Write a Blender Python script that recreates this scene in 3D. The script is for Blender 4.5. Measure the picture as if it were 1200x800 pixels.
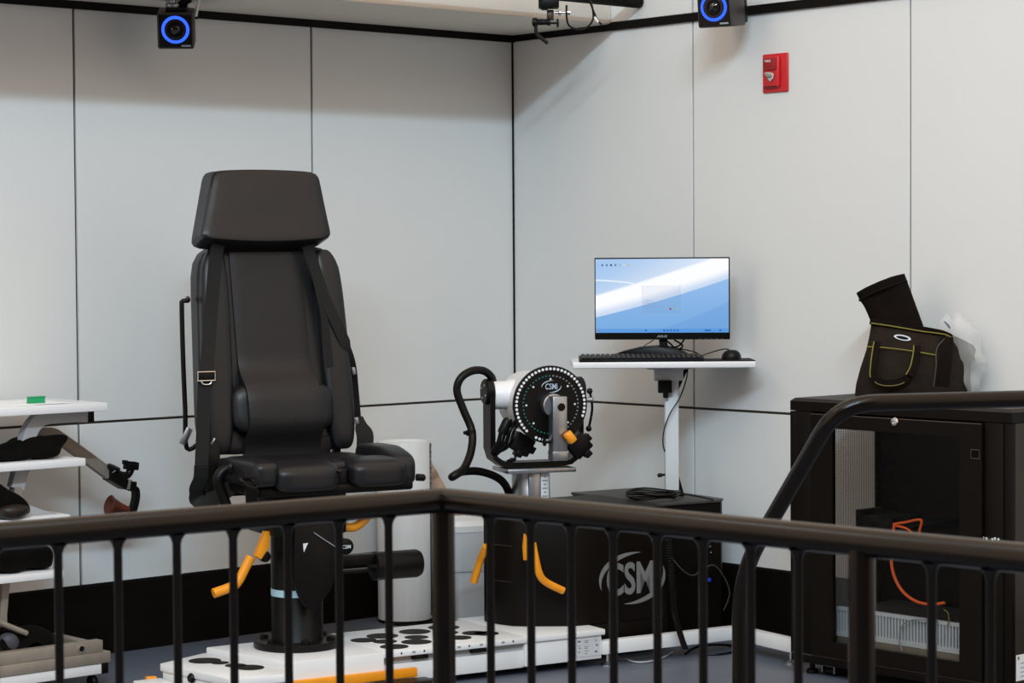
import bpy, bmesh, math, random
from math import sin, cos, pi, radians, sqrt, atan2, tan
from mathutils import Vector, Matrix
random.seed(7)
for _o in list(bpy.data.objects): bpy.data.objects.remove(_o)
scene = bpy.context.scene
COL = scene.collection
V = Vector

# ------------------------------------------------------------------ camera
EYE = V((0, 0, 1.65)); PITCH, ROLL, FPX = 0.035965, 0.0068247, 2676.9
FW = V((0, cos(PITCH), -sin(PITCH))); _r = V((1, 0, 0)); _d = FW.cross(_r)
CR = _r * cos(ROLL) + _d * sin(ROLL); CD = _d * cos(ROLL) - _r * sin(ROLL)
cam = bpy.data.cameras.new('camera'); camo = bpy.data.objects.new('camera', cam); COL.objects.link(camo)
m = Matrix((CR, -CD, -FW)).transposed().to_4x4(); m.translation = EYE
camo.matrix_world = m
cam.sensor_width = 36; cam.lens = FPX * 36 / 1200; cam.clip_end = 200
cam.dof.use_dof = True; cam.dof.focus_distance = 9.2; cam.dof.aperture_fstop = 9.0
scene.camera = camo

# ------------------------------------------------------------------ world and lamps
def lin(c):
    return tuple(((x / 255) / 12.92 if x / 255 <= .04045 else ((x / 255 + .055) / 1.055) ** 2.4) for x in c)
w = bpy.data.worlds.new('room_light'); scene.world = w; w.use_nodes = True
bg = w.node_tree.nodes['Background']; bg.inputs[0].default_value = (1.0, .77, .575, 1); bg.inputs[1].default_value = 1.30
def area(name, loc, target, sx, sy, energy, col):
    l = bpy.data.lights.new(name, 'AREA'); l.shape = 'RECTANGLE'; l.size = sx; l.size_y = sy; l.energy = energy; l.color = col
    o = bpy.data.objects.new(name, l); COL.objects.link(o); o.location = loc
    o.rotation_euler = (V(target) - V(loc)).to_track_quat('-Z', 'Y').to_euler()
    return o
def strip_lamp(name, loc, along, aim, length, width, energy, col):
    o = area(name, loc, aim, length, width, energy, col)
    z_ = -(V(aim) - V(loc)).normalized(); x_ = V(along); x_ = (x_ - z_ * x_.dot(z_)).normalized(); y_ = z_.cross(x_)
    m_ = Matrix((x_, y_, z_)).transposed().to_4x4(); m_.translation = V(loc); o.matrix_world = m_
WL_DIR = V((-cos(.72435), -sin(.72435), 0))
strip_lamp('ceiling_strip', (-.3, -1.5, 7.22), WL_DIR, (0, 10.5, 1.4), 5.5, .30, 740, (.57, .82, 1.0))
area('ceiling_lamp_left', (-3.6, 5.6, 5.2), (1.2, 10.0, 1.6), 1.4, .6, 22, (.85, .95, 1.0))
strip_lamp('ceiling_panel', (.3, 3.6, 4.9), (1, 0, 0), (.3, 3.6, 0), 5.0, 2.8, 95, (.90, .95, 1.0))
vs = scene.view_settings
vs.view_transform = 'Standard'; vs.look = 'None'; vs.gamma = 1; vs.use_curve_mapping = False; vs.exposure = 0.07

# ------------------------------------------------------------------ frames: a pixel and a known plane give a place
def ray(px, py): return FW + CR * ((px - 600) / FPX) + CD * ((py - 400) / FPX)
def at_y(px, py, Y): q = ray(px, py); return EYE + q * (Y / q.y)
def at_z(px, py, Z): q = ray(px, py); return EYE + q * ((Z - EYE.z) / q.z)
class Fr:
    def __init__(s, o, th):
        s.o = V((o[0], o[1], 0)); s.th = th
        s.x = V((cos(th), sin(th), 0)); s.y = V((-sin(th), cos(th), 0))
    def _l(s, p): p = p - s.o; return V((p.dot(s.x), p.dot(s.y), p.z))
    def ly(s, px, py, d): q = ray(px, py); p0 = s.o + s.y * d; return s._l(EYE + q * ((p0 - EYE).dot(s.y) / q.dot(s.y)))
    def lx(s, px, py, d): q = ray(px, py); p0 = s.o + s.x * d; return s._l(EYE + q * ((p0 - EYE).dot(s.x) / q.dot(s.x)))
    def z(s, px, py, Z): return s._l(at_z(px, py, Z))

# ------------------------------------------------------------------ materials
MATS = {}
def mat(name, rgb, rough=.5, metal=0, spec=.5, noise=None, bump=None, coat=0, alpha=1):
    if name in MATS: return MATS[name]
    M = bpy.data.materials.new(name); M.use_nodes = True; nt = M.node_tree; b = nt.nodes['Principled BSDF']
    c = lin(rgb) + (1,)
    b.inputs['Base Color'].default_value = c; b.inputs['Roughness'].default_value = rough
    b.inputs['Metallic'].default_value = metal; b.inputs['Specular IOR Level'].default_value = spec
    b.inputs['Coat Weight'].default_value = coat; b.inputs['Alpha'].default_value = alpha
    if noise or bump:
        tc = nt.nodes.new('ShaderNodeTexCoord')
    if noise:
        sc, amt = noise[:2]; mp = nt.nodes.new('ShaderNodeMapping'); nt.links.new(tc.outputs['Object'], mp.inputs[0])
        mp.inputs['Scale'].default_value = noise[2] if len(noise) > 2 else (1, 1, 1)
        n = nt.nodes.new('ShaderNodeTexNoise'); n.inputs['Scale'].default_value = sc; n.inputs['Detail'].default_value = 5
        nt.links.new(mp.outputs[0], n.inputs['Vector'])
        r = nt.nodes.new('ShaderNodeValToRGB'); r.color_ramp.elements[0].position = .3; r.color_ramp.elements[1].position = .7
        r.color_ramp.elements[0].color = tuple(x * (1 - amt) for x in c[:3]) + (1,)
        r.color_ramp.elements[1].color = tuple(min(1, x * (1 + amt)) for x in c[:3]) + (1,)
        nt.links.new(n.outputs[0], r.inputs[0]); nt.links.new(r.outputs[0], b.inputs['Base Color'])
    if bump:
        n = nt.nodes.new('ShaderNodeTexNoise'); n.inputs['Scale'].default_value = bump[0]; n.inputs['Detail'].default_value = 4
        nt.links.new(tc.outputs['Object'], n.inputs['Vector'])
        bp = nt.nodes.new('ShaderNodeBump'); bp.inputs['Strength'].default_value = bump[1]; bp.inputs['Distance'].default_value = bump[2] if len(bump) > 2 else .01
        nt.links.new(n.outputs[0], bp.inputs['Height']); nt.links.new(bp.outputs[0], b.inputs['Normal'])
    MATS[name] = M; return M
def emit(name, rgb, s=1):
    if name in MATS: return MATS[name]
    M = bpy.data.materials.new(name); M.use_nodes = True; nt = M.node_tree; nt.nodes.clear()
    o = nt.nodes.new('ShaderNodeOutputMaterial'); e = nt.nodes.new('ShaderNodeEmission')
    e.inputs[0].default_value = lin(rgb) + (1,); e.inputs[1].default_value = s; nt.links.new(e.outputs[0], o.inputs[0])
    MATS[name] = M; return M
def sheer(name, rgb, see, rough=.3):
    """clear film or smoked pane: part transparent, part glossy"""
    if name in MATS: return MATS[name]
    M = bpy.data.materials.new(name); M.use_nodes = True; nt = M.node_tree; b = nt.nodes['Principled BSDF']; o = nt.nodes['Material Output']
    b.inputs['Base Color'].default_value = lin(rgb) + (1,); b.inputs['Roughness'].default_value = rough
    t = nt.nodes.new('ShaderNodeBsdfTransparent'); mx = nt.nodes.new('ShaderNodeMixShader'); mx.inputs[0].default_value = 1 - see
    nt.links.new(t.outputs[0], mx.inputs[1]); nt.links.new(b.outputs[0], mx.inputs[2]); nt.links.new(mx.outputs[0], o.inputs[0])
    MATS[name] = M; return M
WALL = mat('wall_white', (221, 221, 219), .55, noise=(1.3, .012), bump=(180, .03, .002))
BULK = mat('bulkhead_paint', (214, 206, 196), .8, noise=(2, .02))
SEAM = mat('seam_dark', (74, 66, 60), .8, spec=.1)
TRIMB = mat('trim_black', (10, 7, 5), .6, spec=.15)
BASEB = mat('baseboard_black', (12, 7, 4), .6, spec=.12, noise=(6, .2))
FLOORM = mat('floor_vinyl', (92, 98, 110), .42, noise=(9, .16, (1, 7, 1)), bump=(60, .08, .003))
RAILM = mat('railing_paint', (13, 8, 5), .22, spec=.24, noise=(30, .12), bump=(120, .05, .002))
LEATH = mat('black_leather', (22, 22, 25), .38, spec=.36, bump=(260, .12, .002))
LEATH2 = mat('black_leather_panel', (27, 26, 27), .46, spec=.34, bump=(160, .2, .003))
BELT = mat('belt_webbing', (24, 23, 23), .7, spec=.25, bump=(500, .2, .002))
BLACK = mat('black_plastic', (10, 8, 7), .4, spec=.2)
BLACKM = mat('black_metal', (13, 11, 9), .38, spec=.2, noise=(12, .15))
CABM = mat('cabinet_black', (15, 10, 7), .45, spec=.12, noise=(15, .1), bump=(300, .08, .001))
CABS = mat('cabinet_side', (48, 41, 35), .5, spec=.3, noise=(15, .06))
DARK = mat('dark_void', (6, 5, 4), .8, spec=.1)
CHROME = mat('chrome', (215, 215, 215), .18, 1)
STEEL = mat('brushed_steel', (168, 171, 176), .36, 1, noise=(40, .1, (1, 1, .1)))
ALU = mat('satin_aluminium', (150, 141, 130), .45, .35, noise=(30, .08))
WHITEP = mat('white_paint', (226, 227, 228), .38, noise=(4, .015))
WHITEM = mat('white_plastic', (228, 230, 233), .4)
GREYP = mat('grey_paint', (165, 166, 168), .45, noise=(6, .03))
ORANGE = mat('orange_paint', (238, 150, 20), .38, noise=(20, .05))
DECAL = mat('decal_black', (16, 12, 9), .6, spec=.2)
LOGOG = mat('logo_grey', (112, 112, 112), .6)
LOGOB = mat('logo_pale_blue', (176, 192, 208), .5)
TEAL = mat('teal_mark', (20, 118, 112), .5)
PALE = mat('pale_mark', (222, 226, 230), .5)
GREYM = mat('grey_mark', (140, 146, 152), .5)
RED = mat('alarm_red', (200, 32, 38), .35, noise=(25, .05))
REDD = mat('alarm_red_dark', (150, 20, 24), .4)
CLOTH = mat('black_cloth', (9, 7, 6), .9, spec=.1, noise=(30, .25), bump=(60, .5, .008))
BAGM = mat('bag_fabric', (34, 26, 20), .85, spec=.15, noise=(25, .2), bump=(90, .35, .004))
BAGD = mat('bag_fabric_dark', (19, 13, 10), .9, spec=.1, noise=(25, .2), bump=(60, .4, .005))
PIPING = mat('yellow_piping', (122, 112, 30), .6)
RUST = mat('rust_cup', (90, 36, 13), .5, noise=(18, .3))
TAN = mat('tan_leather', (176, 148, 124), .6, noise=(10, .08))
GREEN = mat('green_plastic', (0, 150, 92), .4)
PAPER = mat('paper', (236, 236, 236), .7, noise=(8, .02))
FILM = sheer('clear_film', (236, 236, 234), .74, .3)
SMOKE = sheer('smoked_pane', (16, 13, 11), .84, .25)
ORCAB = mat('orange_cable', (226, 92, 30), .5)
NAVY = mat('navy_panel', (26, 26, 84), .5)

# ------------------------------------------------------------------ mesh helpers
def xf(vs, M):
    if M is not None:
        for v in vs: v.co = M @ v.co
def box(bm, c, s, bev=0, seg=2, M=None, rz=0, rx=0, ry=0):
    old = set(bm.verts) if bev else None; r = bmesh.ops.create_cube(bm, size=1); vv = r['verts']
    for v in vv: v.co = V((v.co.x * s[0], v.co.y * s[1], v.co.z * s[2]))
    if bev:
        es = {e for v in vv for e in v.link_edges}
        bmesh.ops.bevel(bm, geom=list(es), offset=min(bev, min(s) * .49), segments=seg, profile=.5, affect='EDGES')
        vv = [v for v in bm.verts if v not in old]
    T = Matrix.Translation(V(c)) @ Matrix.Rotation(rz, 4, 'Z') @ Matrix.Rotation(ry, 4, 'Y') @ Matrix.Rotation(rx, 4, 'X')
    xf(vv, T if M is None else M @ T); return vv
def b2(bm, x0, x1, y0, y1, z0, z1, bev=0, seg=2, **k):
    return box(bm, ((x0 + x1) / 2, (y0 + y1) / 2, (z0 + z1) / 2), (abs(x1 - x0), abs(y1 - y0), abs(z1 - z0)), bev, seg, **k)
def frame_of(t, up=None):
    t = t.normalized(); up = up or (V((0, 0, 1)) if abs(t.z) < .92 else V((0, 1, 0)))
    a = up.cross(t).normalized(); return a, t.cross(a).normalized()
def rings(bm, R, closed=False, cap=True):
    L = [[bm.verts.new(p) for p in r] for r in R]; n = len(L[0])
    for i in range(len(L) - (0 if closed else 1)):
        A, B = L[i], L[(i + 1) % len(L)]
        for j in range(n): bm.faces.new((A[j], A[(j + 1) % n], B[(j + 1) % n], B[j]))
    if cap and not closed:
        bm.faces.new(L[0][::-1]); bm.faces.new(L[-1])
    return L
def tube(bm, pts, r, n=10, closed=False, sq=None):
    pts = [V(p) for p in pts]; N = len(pts); R = []; a = None
    for i, p in enumerate(pts):
        t = (pts[(i + 1) % N] - pts[i - 1]) if closed else (pts[min(i + 1, N - 1)] - pts[max(i - 1, 0)])
        t.normalize()
        if a is None: a, b = frame_of(t)
        else:
            a = (a - t * a.dot(t)).normalized(); b = t.cross(a)
        rr = r[i] if isinstance(r, (list, tuple)) else r
        if sq:
            R.append([p + a * sx * sq[0] / 2 + b * sy * sq[1] / 2 for sx, sy in ((-1, -1), (1, -1), (1, 1), (-1, 1))])
        else:
            R.append([p + a * rr * cos(2 * pi * k / n) + b * rr * sin(2 * pi * k / n) for k in range(n)])
    rings(bm, R, closed)
def cyl(bm, p0, p1, r0, r1=None, n=28): 
    r1 = r0 if r1 is None else r1; p0, p1 = V(p0), V(p1); a, b = frame_of(p1 - p0)
    rings(bm, [[p + a * r * cos(2 * pi * k / n) + b * r * sin(2 * pi * k / n) for k in range(n)] for p, r in ((p0, r0), (p1, r1))])
def lathe(bm, p0, axis, prof, n=32):
    """prof: list of (radius, distance along axis)"""
    p0 = V(p0); t = V(axis).normalized(); a, b = frame_of(t)
    rings(bm, [[p0 + t * d + a * max(r, 1e-4) * cos(2 * pi * k / n) + b * max(r, 1e-4) * sin(2 * pi * k / n) for k in range(n)] for r, d in prof])
def cat(pts, k=6, closed=False):
    pts = [V(p) for p in pts]; N = len(pts); out = []
    for i in range(N if closed else N - 1):
        P = [pts[(i + j) % N] if closed else pts[max(0, min(N - 1, i + j))] for j in (-1, 0, 1, 2)]
        for s in range(k):
            u = s / k
            out.append(.5 * ((2 * P[1]) + (P[2] - P[0]) * u + (2 * P[0] - 5 * P[1] + 4 * P[2] - P[3]) * u * u + (3 * P[1] - P[0] - 3 * P[2] + P[3]) * u ** 3))
    if not closed: out.append(pts[-1])
    return out
def ribbon(bm, pts, wd, wid, th=.003):
    pts = [V(p) for p in pts]; N = len(pts); R = []
    for i, p in enumerate(pts):
        t = (pts[min(i + 1, N - 1)] - pts[max(i - 1, 0)]).normalized()
        ww = V(wd[i] if isinstance(wd, list) else wd); ww = (ww - t * ww.dot(t)).normalized(); nn = t.cross(ww)
        W = wid[i] if isinstance(wid, list) else wid
        R.append([p + ww * sx * W / 2 + nn * sy * th / 2 for sx, sy in ((-1, -1), (1, -1), (1, 1), (-1, 1))])
    rings(bm, R)
def prism(bm, poly, f, d0, d1, bev=0, seg=2):
    """poly: 2D outline; f(u, v, d) -> 3D; extruded between d0 and d1"""
    A = [bm.verts.new(V(f(u, v, d0))) for u, v in poly]; B = [bm.verts.new(V(f(u, v, d1))) for u, v in poly]; n = len(poly)
    fs = [bm.faces.new(A[::-1]), bm.faces.new(B)]
    for i in range(n): fs.append(bm.faces.new((A[i], A[(i + 1) % n], B[(i + 1) % n], B[i])))
    if bev:
        es = {e for F_ in fs[:2] for e in F_.edges}
        bmesh.ops.bevel(bm, geom=list(es), offset=bev, segments=seg, profile=.5, affect='EDGES')
def pillow(bm, c, s, p=6, n=9, fn=None):
    old = set(bm.verts); r = bmesh.ops.create_cube(bm, size=2); es = {e for v in r['verts'] for e in v.link_edges}
    bmesh.ops.subdivide_edges(bm, edges=list(es), cuts=n, use_grid_fill=True)
    vv = [v for v in bm.verts if v not in old]
    for v in vv:
        q = v.co; k = (abs(q.x) ** p + abs(q.y) ** p + abs(q.z) ** p) ** (1 / p)
        q = V((q.x / k * s[0] / 2, q.y / k * s[1] / 2, q.z / k * s[2] / 2)) + V(c)
        v.co = V(fn(q)) if fn else q
def arcband(bm, cx, cz, rx, rz, a0, a1, t, f, n=20, th=.002, d=0):
    """tapered swoosh in a plane given by f(u, v, d)"""
    P = []; Q = []
    for i in range(n + 1):
        u = i / n; a = a0 + (a1 - a0) * u; k = t * max(.06, sin(pi * u) ** .8)
        P.append((cx + rx * cos(a), cz + rz * sin(a))); Q.append((cx + (rx - k) * cos(a), cz + (rz - k) * sin(a)))
    for i in range(n):
        prism(bm, [P[i], P[i + 1], Q[i + 1], Q[i]] if a1 > a0 else [P[i], Q[i], Q[i + 1], P[i + 1]], f, d, d + th)
def obj(name, bm, m, parent=None, smooth=38, loc=None):
    bmesh.ops.recalc_face_normals(bm, faces=bm.faces[:])
    me = bpy.data.meshes.new(name); bm.to_mesh(me); bm.free(); me.materials.append(m)
    if smooth:
        me.shade_smooth(); me.set_sharp_from_angle(angle=radians(smooth))
    o = bpy.data.objects.new(name, me); COL.objects.link(o)
    if parent: o.parent = parent
    if loc: o.location = loc
    return o
def part(name, m, parent, fn, *a, smooth=38, **k):
    bm = bmesh.new(); fn(bm, *a, **k); return obj(name, bm, m, parent, smooth)
def parts(name, m, parent, *calls, smooth=38):
    bm = bmesh.new()
    for c in calls: c[0](bm, *c[1:-1], **c[-1]) if isinstance(c[-1], dict) else c[0](bm, *c[1:])
    return obj(name, bm, m, parent, smooth)
def tag(o, label, cat_, group=None):
    o['label'] = label; o['category'] = cat_
    if group: o['group'] = group
    return o
def thing(name, label, cat_, loc=(0, 0, 0), th=0, group=None):
    o = bpy.data.objects.new(name, None); COL.objects.link(o); o.location = loc; o.rotation_euler = (0, 0, th); o.empty_display_size = .1
    return tag(o, label, cat_, group)
def struct(o): o['kind'] = 'structure'; return o
def text_mesh(bm, s, height, width, f, d, th=.002, off=.0, shear=0, cx=0, cz=0):
    cu = bpy.data.curves.new('lettering', 'FONT'); cu.body = s; cu.size = 1; cu.extrude = .5; cu.offset = off; cu.resolution_u = 4
    cu.align_x = 'CENTER'; cu.shear = shear
    to = bpy.data.objects.new('lettering', cu); COL.objects.link(to)
    dg = bpy.context.evaluated_depsgraph_get(); me = bpy.data.meshes.new_from_object(to.evaluated_get(dg))
    xs = [v.co.x for v in me.vertices]; ys = [v.co.y for v in me.vertices]
    x0, x1, y0, y1 = min(xs), max(xs), min(ys), max(ys)
    for v in me.vertices:
        v.co = V(f(cx + ((v.co.x - x0) / (x1 - x0) - .5) * width, cz + ((v.co.y - y0) / (y1 - y0) - .5) * height, d + (v.co.z + .5) * th))
    bm.from_mesh(me); bpy.data.objects.remove(to); bpy.data.meshes.remove(me); bpy.data.curves.remove(cu)

# ------------------------------------------------------------------ the room
AL = .72435; CORN = V((.0132, 11.1253, 0)); BH, MID, TOP = .297, .979, 2.714; PW = 1.22
part('floor', FLOORM, None, b2, -9, 9, -3, 13.5, -.1, 0)
struct(bpy.data.objects['floor'])
wl = part('wall_left', SEAM, None, b2, -.15, 6.2, -.15, 0, 0, 4.2); wl.location = CORN; wl.rotation_euler = (0, 0, AL + pi); struct(wl)
wr = part('wall_right', SEAM, None, b2, -.15, 7.4, 0, .15, 0, 4.2); wr.location = CORN; wr.rotation_euler = (0, 0, AL - pi / 2); struct(wr)
G = .0055
for k in range(5):
    for z0, z1 in ((BH, MID), (MID, TOP)):
        part('panel', WALL, wl, b2, k * PW + (.012 if k == 0 else G), (k + 1) * PW - G, -.001, .012, z0 + G, z1 - G, .0015, 1)
for k in range(6):
    for z0, z1 in ((BH, MID), (MID, TOP), (TOP + .02, 4.2)):
        part('panel', WALL, wr, b2, k * PW + (.012 if k == 0 else G * .8), (k + 1) * PW - G * .8, -.012, .001, z0 + G, z1 - G, .0015, 1)
o = part('baseboard_left', BASEB, None, b2, .0, 6.2, .0, .018, 0, BH, .003, 1); o.location = CORN; o.rotation_euler = wl.rotation_euler; struct(o)
o = part('baseboard_right', BASEB, None, b2, .0, 7.4, -.018, 0, 0, BH, .003, 1); o.location = CORN; o.rotation_euler = wr.rotation_euler; struct(o)
o = part('trim_1', TRIMB, None, b2, .0, 6.2, .0, .03, TOP - .017, TOP + .016); o.location = CORN; o.rotation_euler = wl.rotation_euler; struct(o)
o = part('trim_2', TRIMB, None, b2, .0, 7.4, -.026, 0, TOP - .014, TOP + .02); o.location = CORN; o.rotation_euler = wr.rotation_euler; struct(o)
o = part('trim_3', TRIMB, None, b2, -.004, .019, -.004, .019, BH, TOP); o.location = CORN; o.rotation_euler = (0, 0, AL + pi); struct(o)
o = part('ceiling', BULK, None, b2, .013, 6.2, 0, .70, TOP + .016, 4.2, .004, 1); o.location = CORN; o.rotation_euler = wl.rotation_euler; struct(o)

o = part('wall_back', mat('back_wall', (64, 54, 46), .8, noise=(2, .1)), None, b2, -9, 9, -3.4, -3.2, 0, 6.0); struct(o)

# ------------------------------------------------------------------ machine: frames
ZP = .155
OC = at_z(345, 757, ZP)
B = Fr(OC, radians(31)); C = Fr(OC, radians(28))
def mk(name, label, cat_, fr, group=None): return thing(name, label, cat_, (fr.o.x, fr.o.y, 0), fr.th, group)

# ---- white machine base
t = mk('machine_base', 'long white steel machine base with black oval decals under the chair', 'machine base', B)
XY = lambda u, v, d: (u, v, d)
car = part('carriage', WHITEP, t, prism, [(-.295, .17), (-.166, -.316), (.225, -.315), (.225, .19)], XY, .03, ZP, .005)
top = part('rail_top', WHITEP, t, b2, .226, .87, -.313, .20, ZP - .024, ZP - .001, .003)
for i in range(12):
    x = .25 + i * .05
    part('scale_mark', DECAL if i % 2 else GREYM, top, b2, x, x + (.006 if i % 2 else .014), -.3138, -.312, ZP - .015, ZP - .007)
parts('rail_channel', GREYP, t, (b2, .226, .87, -.285, .17, .10, ZP - .0245))
parts('rail_beam', WHITEP, t, (b2, .226, .865, -.29, .19, .03, .10, .004))
for x in (.36, .62): part('rail_stop', BLACKM, t, b2, x, x + .07, -.30, -.272, .112, .126, .003)
end = part('end_plate', WHITEP, t, prism, [(.87, -.315), (1.235, -.315), (1.235, -.10), (1.235, .25), (.87, .25)], XY, ZP - .024, ZP, .004)
part('end_panel', WHITEP, t, b2, .862, 1.225, -.305, .2, .035, ZP - .0245, .004)
lab = part('rating_plate', mat('plate_grey', (200, 202, 206), .5), t, b2, 1.10, 1.215, -.3075, -.3045, .05, .125)
FB = lambda u, v, d: (u, -.3076 - d, v)
bm = bmesh.new()
for x, z, ww, hh in ((1.115, .113, .018, .012), (1.15, .113, .03, .003), (1.15, .107, .026, .003), (1.195, .112, .008, .01), (1.115, .095, .02, .003), (1.118, .086, .012, .007), (1.15, .09, .03, .003),
                     (1.148, .083, .022, .003), (1.2, .092, .012, .012), (1.115, .07, .012, .007), (1.15, .072, .03, .003), (1.196, .066, .016, .012), (1.148, .062, .022, .003)):
    ww *= .7; hh *= .6
    prism(bm, [(x - ww / 2, z - hh / 2), (x + ww / 2, z - hh / 2), (x + ww / 2, z + hh / 2), (x - ww / 2, z + hh / 2)], FB, 0, .0006)
obj('print', bm, mat('print_grey', (96, 98, 102), .6), lab)['kind'] = 'stuff'
part('orange_strip', ORANGE, t, b2, -.20, .36, -.336, -.3152, .052, .087, .003)
part('foot_pad', BLACK, t, b2, .16, .40, -.43, -.33, .02, .05, .012, 3)
low = part('footrest_block', WHITEP, t, prism, [(-.54, .04), (-.452, -.394), (-.235, -.432), (-.176, -.325), (-.305, .165)], XY, .105, .135, .004)
part('footrest_side', WHITEP, t, prism, [(-.532, .035), (-.448, -.385), (-.40, -.39), (-.31, .15)], XY, .02, .1045, .003)
part('end_knob', BLACK, t, lathe, B.lx(226, 794, -.494), (-1, -.2, 0), [(.0, 0), (.017, .0), (.019, .008), (.014, .016), (0, .018)], 16)
part('end_foot', WHITEP, t, b2, -.66, -.545, -.16, .02, .02, .085, .006)
part('end_clip', ORANGE, t, b2, -.60, -.56, .021, .05, .05, .09, .004)
def blob(px, py, r, z, stretch=1.0):
    c = B.z(px, py, z); bm = bmesh.new()
    prism(bm, [(c.x + r * stretch * cos(2 * pi * k / 28), c.y + r * cos(0) * sin(2 * pi * k / 28)) for k in range(28)], XY, z, z + .0012)
    return bm
for px, py, r in ((426, 750, .052), (448, 745, .064), (486, 740, .064), (451, 751.5, .048), (488, 746.5, .048), (462, 757.5, .056), (488, 752, .060), (520, 735, .064), (524, 741, .045), (538, 747, .050)):
    obj('oval_decal', blob(px, py, r, ZP - .001), DECAL, top)
for px, py in ((556, 741.5), (570, 742)):
    obj('oval_decal', blob(px, py, .05, ZP), DECAL, end)
for px, py, r in ((240, 774, .062), (258, 776.5, .034)):
    obj('oval_decal', blob(px, py, r, .135), DECAL, low)
obj('oval_decal', blob(276, 779.5, .040, .135), DECAL, low)
obj('oval_decal', blob(293, 782, .058, .135, .9), DECAL, low)
parts('outrigger_beam', WHITEP, t, (b2, 1.226, 1.94, -.315, -.26, .05, .103, .003))
parts('outrigger_beam', WHITEP, t, (b2, 1.885, 1.94, -.70, -.3155, .05, .103, .003))
for x, y in ((1.262, -.29), (1.912, -.66)):
    f = part('levelling_foot', CHROME, t, lathe, (x, y, 0), (0, 0, 1), [(.03, 0), (.03, .006), (.012, .014), (.008, .018), (.008, .052)], 18)
parts('deck_shadow_strip', BLACKM, t, (b2, -.2, 1.2, -.2, .15, .012, .029, .003))  # black strip added as the shade under the deck, not a rail

# ---- chair
t = mk('exercise_chair', 'tall black padded exercise chair with shoulder belts and yellow levers', 'chair', C)
S = C.ly
cxp = .013
fl = part('flange', BLACKM, t, lathe, (cxp, 0, ZP + .001), (0, 0, 1), [(.168, 0), (.170, .004), (.170, .022), (.165, .027), (.1, .028)], 40)
for k in range(6):
    a = k * pi / 3 + .35
    part('bolt', BLACK, t, lathe, (cxp + .135 * cos(a), .135 * sin(a), ZP + .027), (0, 0, 1), [(.017, 0), (.017, .012), (.012, .017), (0, .018)], 10)
ped = part('pedestal', BLACKM, t, lathe, (cxp, 0, ZP + .02), (0, 0, 1), [(.104, 0), (.1, .006), (.1, .46)], 36)
part('label_band', mat('label_blue', (172, 206, 220), .5), ped, lathe, (cxp, 0, .357), (0, 0, 1), [(.1, 0), (.1012, 0), (.1012, .027), (.1, .027)], 36)
parts('carriage', BLACKM, t, (b2, -.13, .17, -.13, .15, .60, .77, .008), (b2, -.09, -.05, -.145, -.12, .43, .70, .003), (b2, .10, .15, -.10, .06, .42, .62, .004))
P = lambda px, py, d=-.14: (S(px, py, d).x, S(px, py, d).z)
YF = lambda u, v, d: (u, d, v)
part('mounting_plate', BLACK, t, prism, [P(343, 612), P(396, 608), P(397, 655), P(385, 690), P(366, 716), P(352, 709), P(341, 680)], YF, -.165, -.145, .004)
part('cable_loop', GREYM, t, tube, cat([S(368, 624, -.17), S(380, 632, -.172), S(394, 641, -.17)]), .0022, 6)
part('sticker', PALE, t, prism, [P(352, 636), P(358, 635), P(353, 646)], YF, -.1665, -.1652)
parts('counterweight_arm', BLACKM, t, (b2, .12, .36, -.02, .03, .455, .495, .003), (b2, .12, .36, -.02, .03, .425, .437, .002))
part('counterweight', BLACK, t, lathe, (.335, 0, .443), (1, 0, 0), [(.0, 0), (.05, 0), (.056, .006), (.056, .19), (.05, .204), (.035, .208), (0, .208)], 32)
kn = part('clamp_knob', BLACK, t, lathe, S(404, 640, -.10), (0, -1, 0), [(.02, -.06), (.02, -.02), (.031, -.018), (.032, .012), (.026, .016), (0, .016)], 22)
lk = S(404, 640, -.10)
part('print', PALE, kn, text_mesh, 'CSM', .014, .036, lambda u, v, d: (lk.x + u, lk.y - .0162 - d, lk.z + v), 0, .0006, .01)
# yellow levers
lv = part('lever', ORANGE, t, tube, cat([S(294, 652, -.06), S(286, 668, -.06), S(279, 681, -.06), S(272, 687, -.06), S(250, 695, -.06)], 5), .0185, 14)
part('lever_yoke', ORANGE, t, prism, [P(309, 622, -.06), P(315, 622, -.06), P(314, 640, -.06), P(304, 655, -.06), P(298, 651, -.06)], YF, -.08, -.045, .004)
part('lever', ORANGE, t, tube, cat([S(434, 600, -.03), S(428, 608, -.03), S(420, 615, -.03), S(412, 618, -.03), S(402, 617, -.03)], 5), .0175, 14)
part('pivot_knob', BLACK, t, lathe, S(311, 652, -.05), (0, -1, 0), [(.02, -.03), (.022, 0), (.018, .012), (0, .014)], 16)
# seat
SX, SB = -.29, .42
pan = part('seat_pan', BLACK, t, b2, -.24, .40, -.25, .22, .765, .805, .012, 3)
def dome(q): return V((q.x, q.y, q.z))
seat = parts('seat_cushion', LEATH, t, (pillow, (.05, .02, .845), (.60, .46, .085), 7, 9))
def fdrop(q):   # front roll sags forward
    k = max(0, (-.18 - q.y) / .12); return V((q.x, q.y, q.z - .02 * k * k))
parts('front_roll', LEATH, t, (pillow, (-.055, -.21, .848), (.265, .20, .098), 5, 9, fdrop))
parts('front_roll', LEATH, t, (pillow, (.245, -.20, .848), (.235, .20, .098), 5, 9, fdrop))
parts('seat_bolster', LEATH, t, (pillow, (-.222, -.12, .855), (.105, .36, .105), 5, 9))
parts('seat_bolster', LEATH, t, (pillow, (.365, -.06, .865), (.115, .40, .125), 4.5, 9, lambda q: V((q.x, q.y, q.z - (.03 * max(0, (-.1 - q.y) / .16))))))
parts('seat_hinge', BLACK, t, (b2, .083, .125, -.25, -.14, .80, .86, .008, 3))
part('hinge_pin', BLACKM, t, cyl, S(389, 547, -.28), S(399, 553, -.30), .006, None, 10)
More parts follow.
